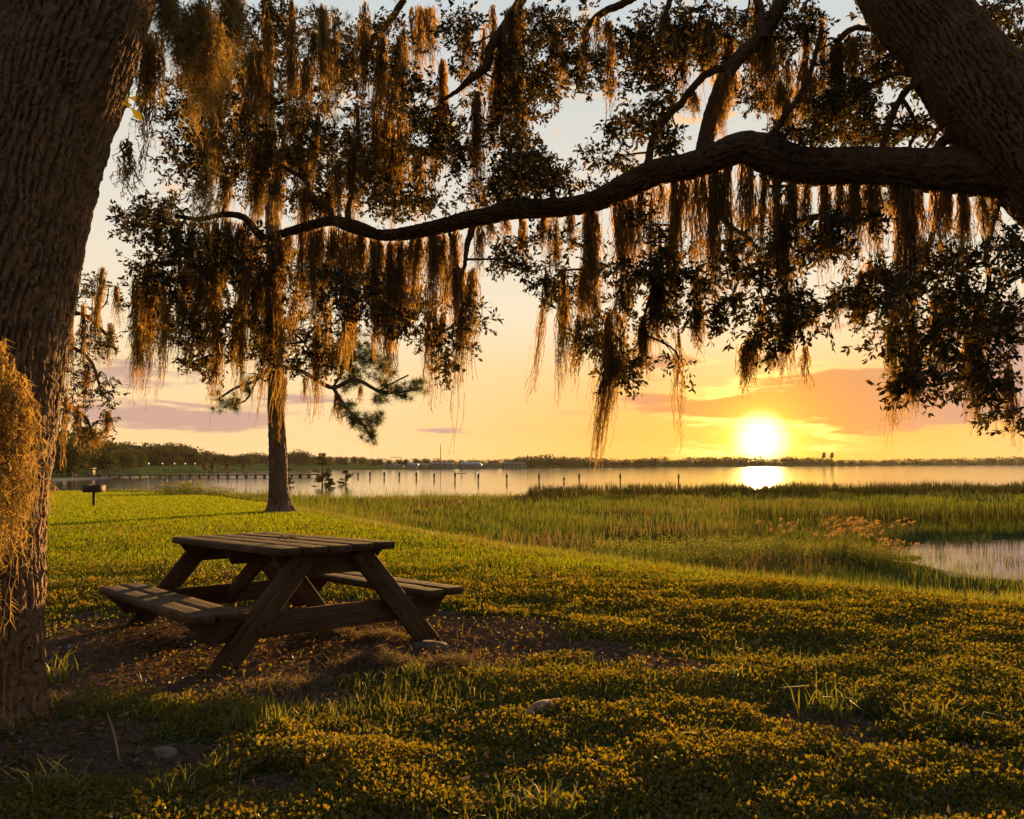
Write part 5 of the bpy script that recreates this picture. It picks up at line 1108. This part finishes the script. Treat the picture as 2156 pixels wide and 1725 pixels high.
# cypress saplings at the marsh edge
def sapling(u, v, vt, wpx, label, n):
    b0 = gpt(u, v); Y = b0[1]; k1 = Y / FPX; H = (v - vt) * k1; e = empty('cypress_sapling', b0); reg(e, label, 'sapling')
    mb = MB(); c = spline([b0 - [0, 0, .1], b0 + [.03, 0, H * .5], b0 + [-.02, 0, H]], 14); mb.tube(c, np.linspace(2.2 * k1, .4 * k1, 14), 7); mb.build('trunk', 'twig_bark', e)
    br = MB(); lv = MB()
    for i_ in range(n):
        t = rng.uniform(.12, 1.0); p0 = c[int(t * 13)]; a = rng.uniform(0, 6.28); ln = wpx * k1 * .5 * (1.15 - .75 * t) * rng.uniform(.6, 1.2); e1 = p0 + [math.cos(a) * ln, math.sin(a) * ln, rng.uniform(-.05, .3) * ln]
        br.tube([p0, (p0 + e1) / 2 + [0, 0, .04], e1], [.012, .009, .005], 4, False); kk = 75; tt = rng.uniform(.25, 1.05, kk)[:, None]; pp_ = p0 + (e1 - p0) * tt + rng.normal(0, .05, (kk, 3)); V, T = leaves(pp_, rng.normal(0, 1, (kk, 3)), rng.uniform(.14, .30, kk), .09); lv.add(V, None, T)
    reg(br.build('twigs', 'twig_bark', e), kind='stuff'); lv.build('crown', 'cypress_green', e)
sapling(678, 1040, 952, 52, 'taller rusty green cypress sapling right of the pine', 46); sapling(691, 1040, 985, 30, 'slim second stem close beside the taller sapling', 16); sapling(728, 1036, 990, 40, 'shorter flat topped cypress sapling right of the taller one', 26); sapling(607, 1038, 985, 22, 'small bush partly hidden behind the pine trunk', 18)
# leafy bank plants in front of the paddler
def bank_bush(u, v, wpx, hpx, n, label):
    b0 = gpt(u, v); k1 = b0[1] / FPX; e = empty('bank_shrub', b0); reg(e, label, 'shrub'); x = b0[0] + rng.normal(0, wpx * k1 * .35, n); y = b0[1] + rng.normal(0, .8, n); p = onground(x, y); p[:, 2] = b0[2]
    V, Q, T = blades(p, hpx * k1 * rng.uniform(.4, 1.0, n), .03, np.clip(rng.normal(.3, .2, n), 0, .8), rng.uniform(0, 6.28, n), 2); reg(mo('stems', V - b0, [Q, T], 'marsh_green', e), kind='stuff')
    q_ = p[rng.integers(0, n, n * 5)] + np.stack([rng.normal(0, .12, n * 5), rng.normal(0, .12, n * 5), rng.uniform(.1, .9, n * 5) * hpx * k1], 1); V, T = leaves(q_, rng.normal(0, 1, (n * 5, 3)), .16, .05); reg(mo('leaves', V - b0, [T], 'tuft_blade', e), kind='stuff')
bank_bush(360, 1043, 70, 26, 160, 'leafy shrub on the shore in front of the paddler'); bank_bush(405, 1044, 60, 34, 150, 'taller spiky shrub on the shore right of the paddler'); bank_bush(455, 1046, 60, 22, 120, 'low shrub on the shore left of the pine')

# ------------------------------------------------------------------ people
def person(name, base, H, pose, label, cloth, rz=0, kids=None):
    """one skinned body; pose: dict of joint positions for a figure 1 unit tall (x side, y front/back, z up)"""
    J = {'pelvis': (0, 0, .53), 'chest': (0, 0, .72), 'neck': (0, 0, .83), 'head': (0, -.01, .90), 'crown': (0, -.01, .965), 'lsh': (-.105, 0, .80), 'lel': (-.13, .02, .64), 'lwr': (-.13, -.03, .50), 'lha': (-.13, -.04, .45), 'rsh': (.105, 0, .80), 'rel': (.13, .02, .64), 'rwr': (.13, -.03, .50), 'rha': (.13, -.04, .45),
         'lhip': (-.055, 0, .51), 'lkn': (-.06, -.02, .28), 'lan': (-.06, .01, .05), 'lto': (-.065, -.08, .02), 'rhip': (.055, 0, .51), 'rkn': (.06, -.02, .28), 'ran': (.06, .01, .05), 'rto': (.065, -.08, .02)}
    J.update(pose); RD = {'pelvis': .075, 'chest': .085, 'neck': .032, 'head': .055, 'crown': .04, 'lsh': .04, 'lel': .027, 'lwr': .02, 'lha': .022, 'lhip': .062, 'lkn': .042, 'lan': .026, 'lto': .02}
    for k0 in list(RD):
        if k0[0] == 'l': RD['r' + k0[1:]] = RD[k0]
    E_ = [('pelvis', 'chest'), ('chest', 'neck'), ('neck', 'head'), ('head', 'crown')]
    for sd_ in 'lr': E_ += [('chest', sd_ + 'sh'), (sd_ + 'sh', sd_ + 'el'), (sd_ + 'el', sd_ + 'wr'), (sd_ + 'wr', sd_ + 'ha'), ('pelvis', sd_ + 'hip'), (sd_ + 'hip', sd_ + 'kn'), (sd_ + 'kn', sd_ + 'an'), (sd_ + 'an', sd_ + 'to')]
    names = list(J); me = bpy.data.meshes.new('body'); me.from_pydata([tuple(c * H for c in J[n_]) for n_ in names], [(names.index(a), names.index(b)) for a, b in E_], [])
    me.materials.append(MATS['skin']); root = empty(name, base, rz); reg(root, label, 'person'); o = ob('body', me, root)
    md = o.modifiers.new('skin', 'SKIN'); sm = o.modifiers.new('sub', 'SUBSURF'); sm.levels = sm.render_levels = 1
    for i_, n_ in enumerate(names): me.skin_vertices[0].data[i_].radius = (RD[n_] * H, RD[n_] * H); me.skin_vertices[0].data[i_].use_root = n_ == 'pelvis'
    pv, ch = np.array(J['pelvis']), np.array(J['chest']); mb = MB(); mb.tube(np.array([pv - (0, 0, .11), pv, (pv + ch) / 2, ch, ch + (0, 0, .05)]) * H, np.array([.105, .105, .095, .105, .07]) * H, 12, False); mb.build('clothing', cloth, root, (0, 0, 0)); 
    hd = np.array(J['head']); mb = MB(); mb.tube(np.array([hd + (0, .02, -.02), hd + (0, .02, .03), hd + (0, .012, .075), hd + (0, .0, .098)]) * H, np.array([.055, .066, .05, .012]) * H, 10); mb.build('hair', 'hair', root, (0, 0, 0))
    return root
b0 = onz(151.5, 1012, ZW - .25); person('person', b0, 18.5 * b0[1] / FPX, {}, 'person in dark clothes wading at the edge of the beach', 'cloth_dark', R(160))
b0 = onz(160.5, 1011, ZW - .2); person('person', b0, 13.5 * b0[1] / FPX, {}, 'child wading beside the dark dressed person at the beach', 'cloth_red', R(120))
b0 = onz(264.5, 1030, ZW); k1 = b0[1] / FPX; person('person', b0 - np.array([0, 0, 1.35]), 1.62, {'lel': (-.22, .02, .76), 'lwr': (-.3, .0, .80), 'lha': (-.33, 0, .81)}, 'bather with only head and shoulders above the water', 'cloth_dark', R(200))
sit = {'pelvis': (0, 0, .13), 'chest': (0, -.04, .32), 'neck': (0, -.05, .43), 'head': (0, -.06, .50), 'crown': (0, -.06, .565), 'lsh': (-.105, -.04, .40), 'lel': (-.16, -.12, .30), 'lwr': (-.12, -.24, .34), 'lha': (-.10, -.28, .35), 'rsh': (.105, -.04, .40), 'rel': (.17, -.10, .29), 'rwr': (.20, -.22, .26), 'rha': (.20, -.26, .26), 'lhip': (-.055, -.02, .12), 'lkn': (-.07, -.24, .18), 'lan': (-.06, -.42, .06), 'lto': (-.06, -.47, .11), 'rhip': (.055, -.02, .12), 'rkn': (.07, -.24, .18), 'ran': (.06, -.42, .06), 'rto': (.06, -.47, .11)}
def hull(name, c, L, wd, h, m, rz, label, cat):
    n = 20; t = np.linspace(-1, 1, n); r_ = np.sqrt(np.clip(1 - np.abs(t) ** 2.6, 0, 1)) * wd / 2 + .01; mb = MB(); V, q = tube(np.stack([t * L / 2, 0 * t, h * .2 * np.abs(t) ** 2], 1), r_, 14); V[:, 2] *= 1; z0 = (V[:, 2]); V[:, 2] = np.clip(z0, -h * .5, h * .5); mb.add(V, q)
    o = mb.build(name, m, None, (0, 0, 0)); o.location = c; o.rotation_euler = (0, 0, rz); return reg(o, label, cat)
b0 = onz(357, 1027, ZW); hull('kayak', b0 + np.array([0, 0, .06]), 3.2, .72, .26, 'board_blue', R(8), 'turquoise kayak on the water behind the shore shrubs', 'kayak')
person('person', b0 + np.array([-.5, 0, .12]), 1.75, sit, 'paddler sitting on the turquoise kayak behind the shore shrubs', 'cloth_dark', R(80))
mb = MB(); c = b0 + np.array([-.1, -.15, .62]); mb.tube([c + [-.75, -.3, -.35], c + [.75, .3, .35]], .018, 6); e = empty('paddle', c); reg(e, 'paddle held by the person on the turquoise kayak', 'paddle'); mb.build('shaft', 'pole_wood', e)
for sg in (-1, 1): mb = MB(); mb.box(c + np.array([.75, .3, .35]) * sg * 1.15, (.34, .03, .16), R(20), (R(-24), 'Y')); mb.build('paddle_blade', 'board_pale', e)
for (u, v, lab, sx) in ((972, 997, 'left', 1), (1000.5, 996.5, 'right', -1)):
    b0 = onz(u, v, ZW); hull('paddleboard', b0 + np.array([0, 0, .08]), 3.3 if sx > 0 else 2.0, .8, .16, 'board_pale', R(6 if sx > 0 else 60), 'pale paddleboard under the ' + lab + ' standing figure before the blue roofed hall', 'paddleboard')
    person('person', b0 + np.array([0, 0, .16]), 15 * b0[1] / FPX, {'lel': (-.17, -.08, .68), 'lwr': (-.1, -.2, .72), 'lha': (-.08, -.23, .72), 'rel': (.16, -.06, .66), 'rwr': (.08, -.2, .56), 'rha': (.06, -.23, .55)}, lab + ' paddleboarder standing on the lake before the blue roofed hall', 'cloth_dark', R(90))

# ------------------------------------------------------------------ evening haze over lake and land
def haze_mat():
    m = bpy.data.materials.new('haze'); m.use_nodes = True; t = m.node_tree; t.nodes.clear(); o = t.nodes.new('ShaderNodeOutputMaterial'); v = t.nodes.new('ShaderNodeVolumePrincipled')
    v.inputs['Color'].default_value = (.95, .86, .84, 1); v.inputs['Density'].default_value = HAZE; v.inputs['Anisotropy'].default_value = .3; t.links.new(v.outputs[0], o.inputs['Volume']); MATS['haze'] = m
HAZE = .00005
if HAZE > 0:
    haze_mat(); mb = MB(); zl, zh = float(gV[:, 2].min()) - 1.0, 26.0; mb.box((0, 0, (zl + zh) / 2), (3040, 3040, zh - zl)); reg(mb.build('haze', 'haze'), 'thin golden evening haze over the lake', 'haze', kind='stuff')
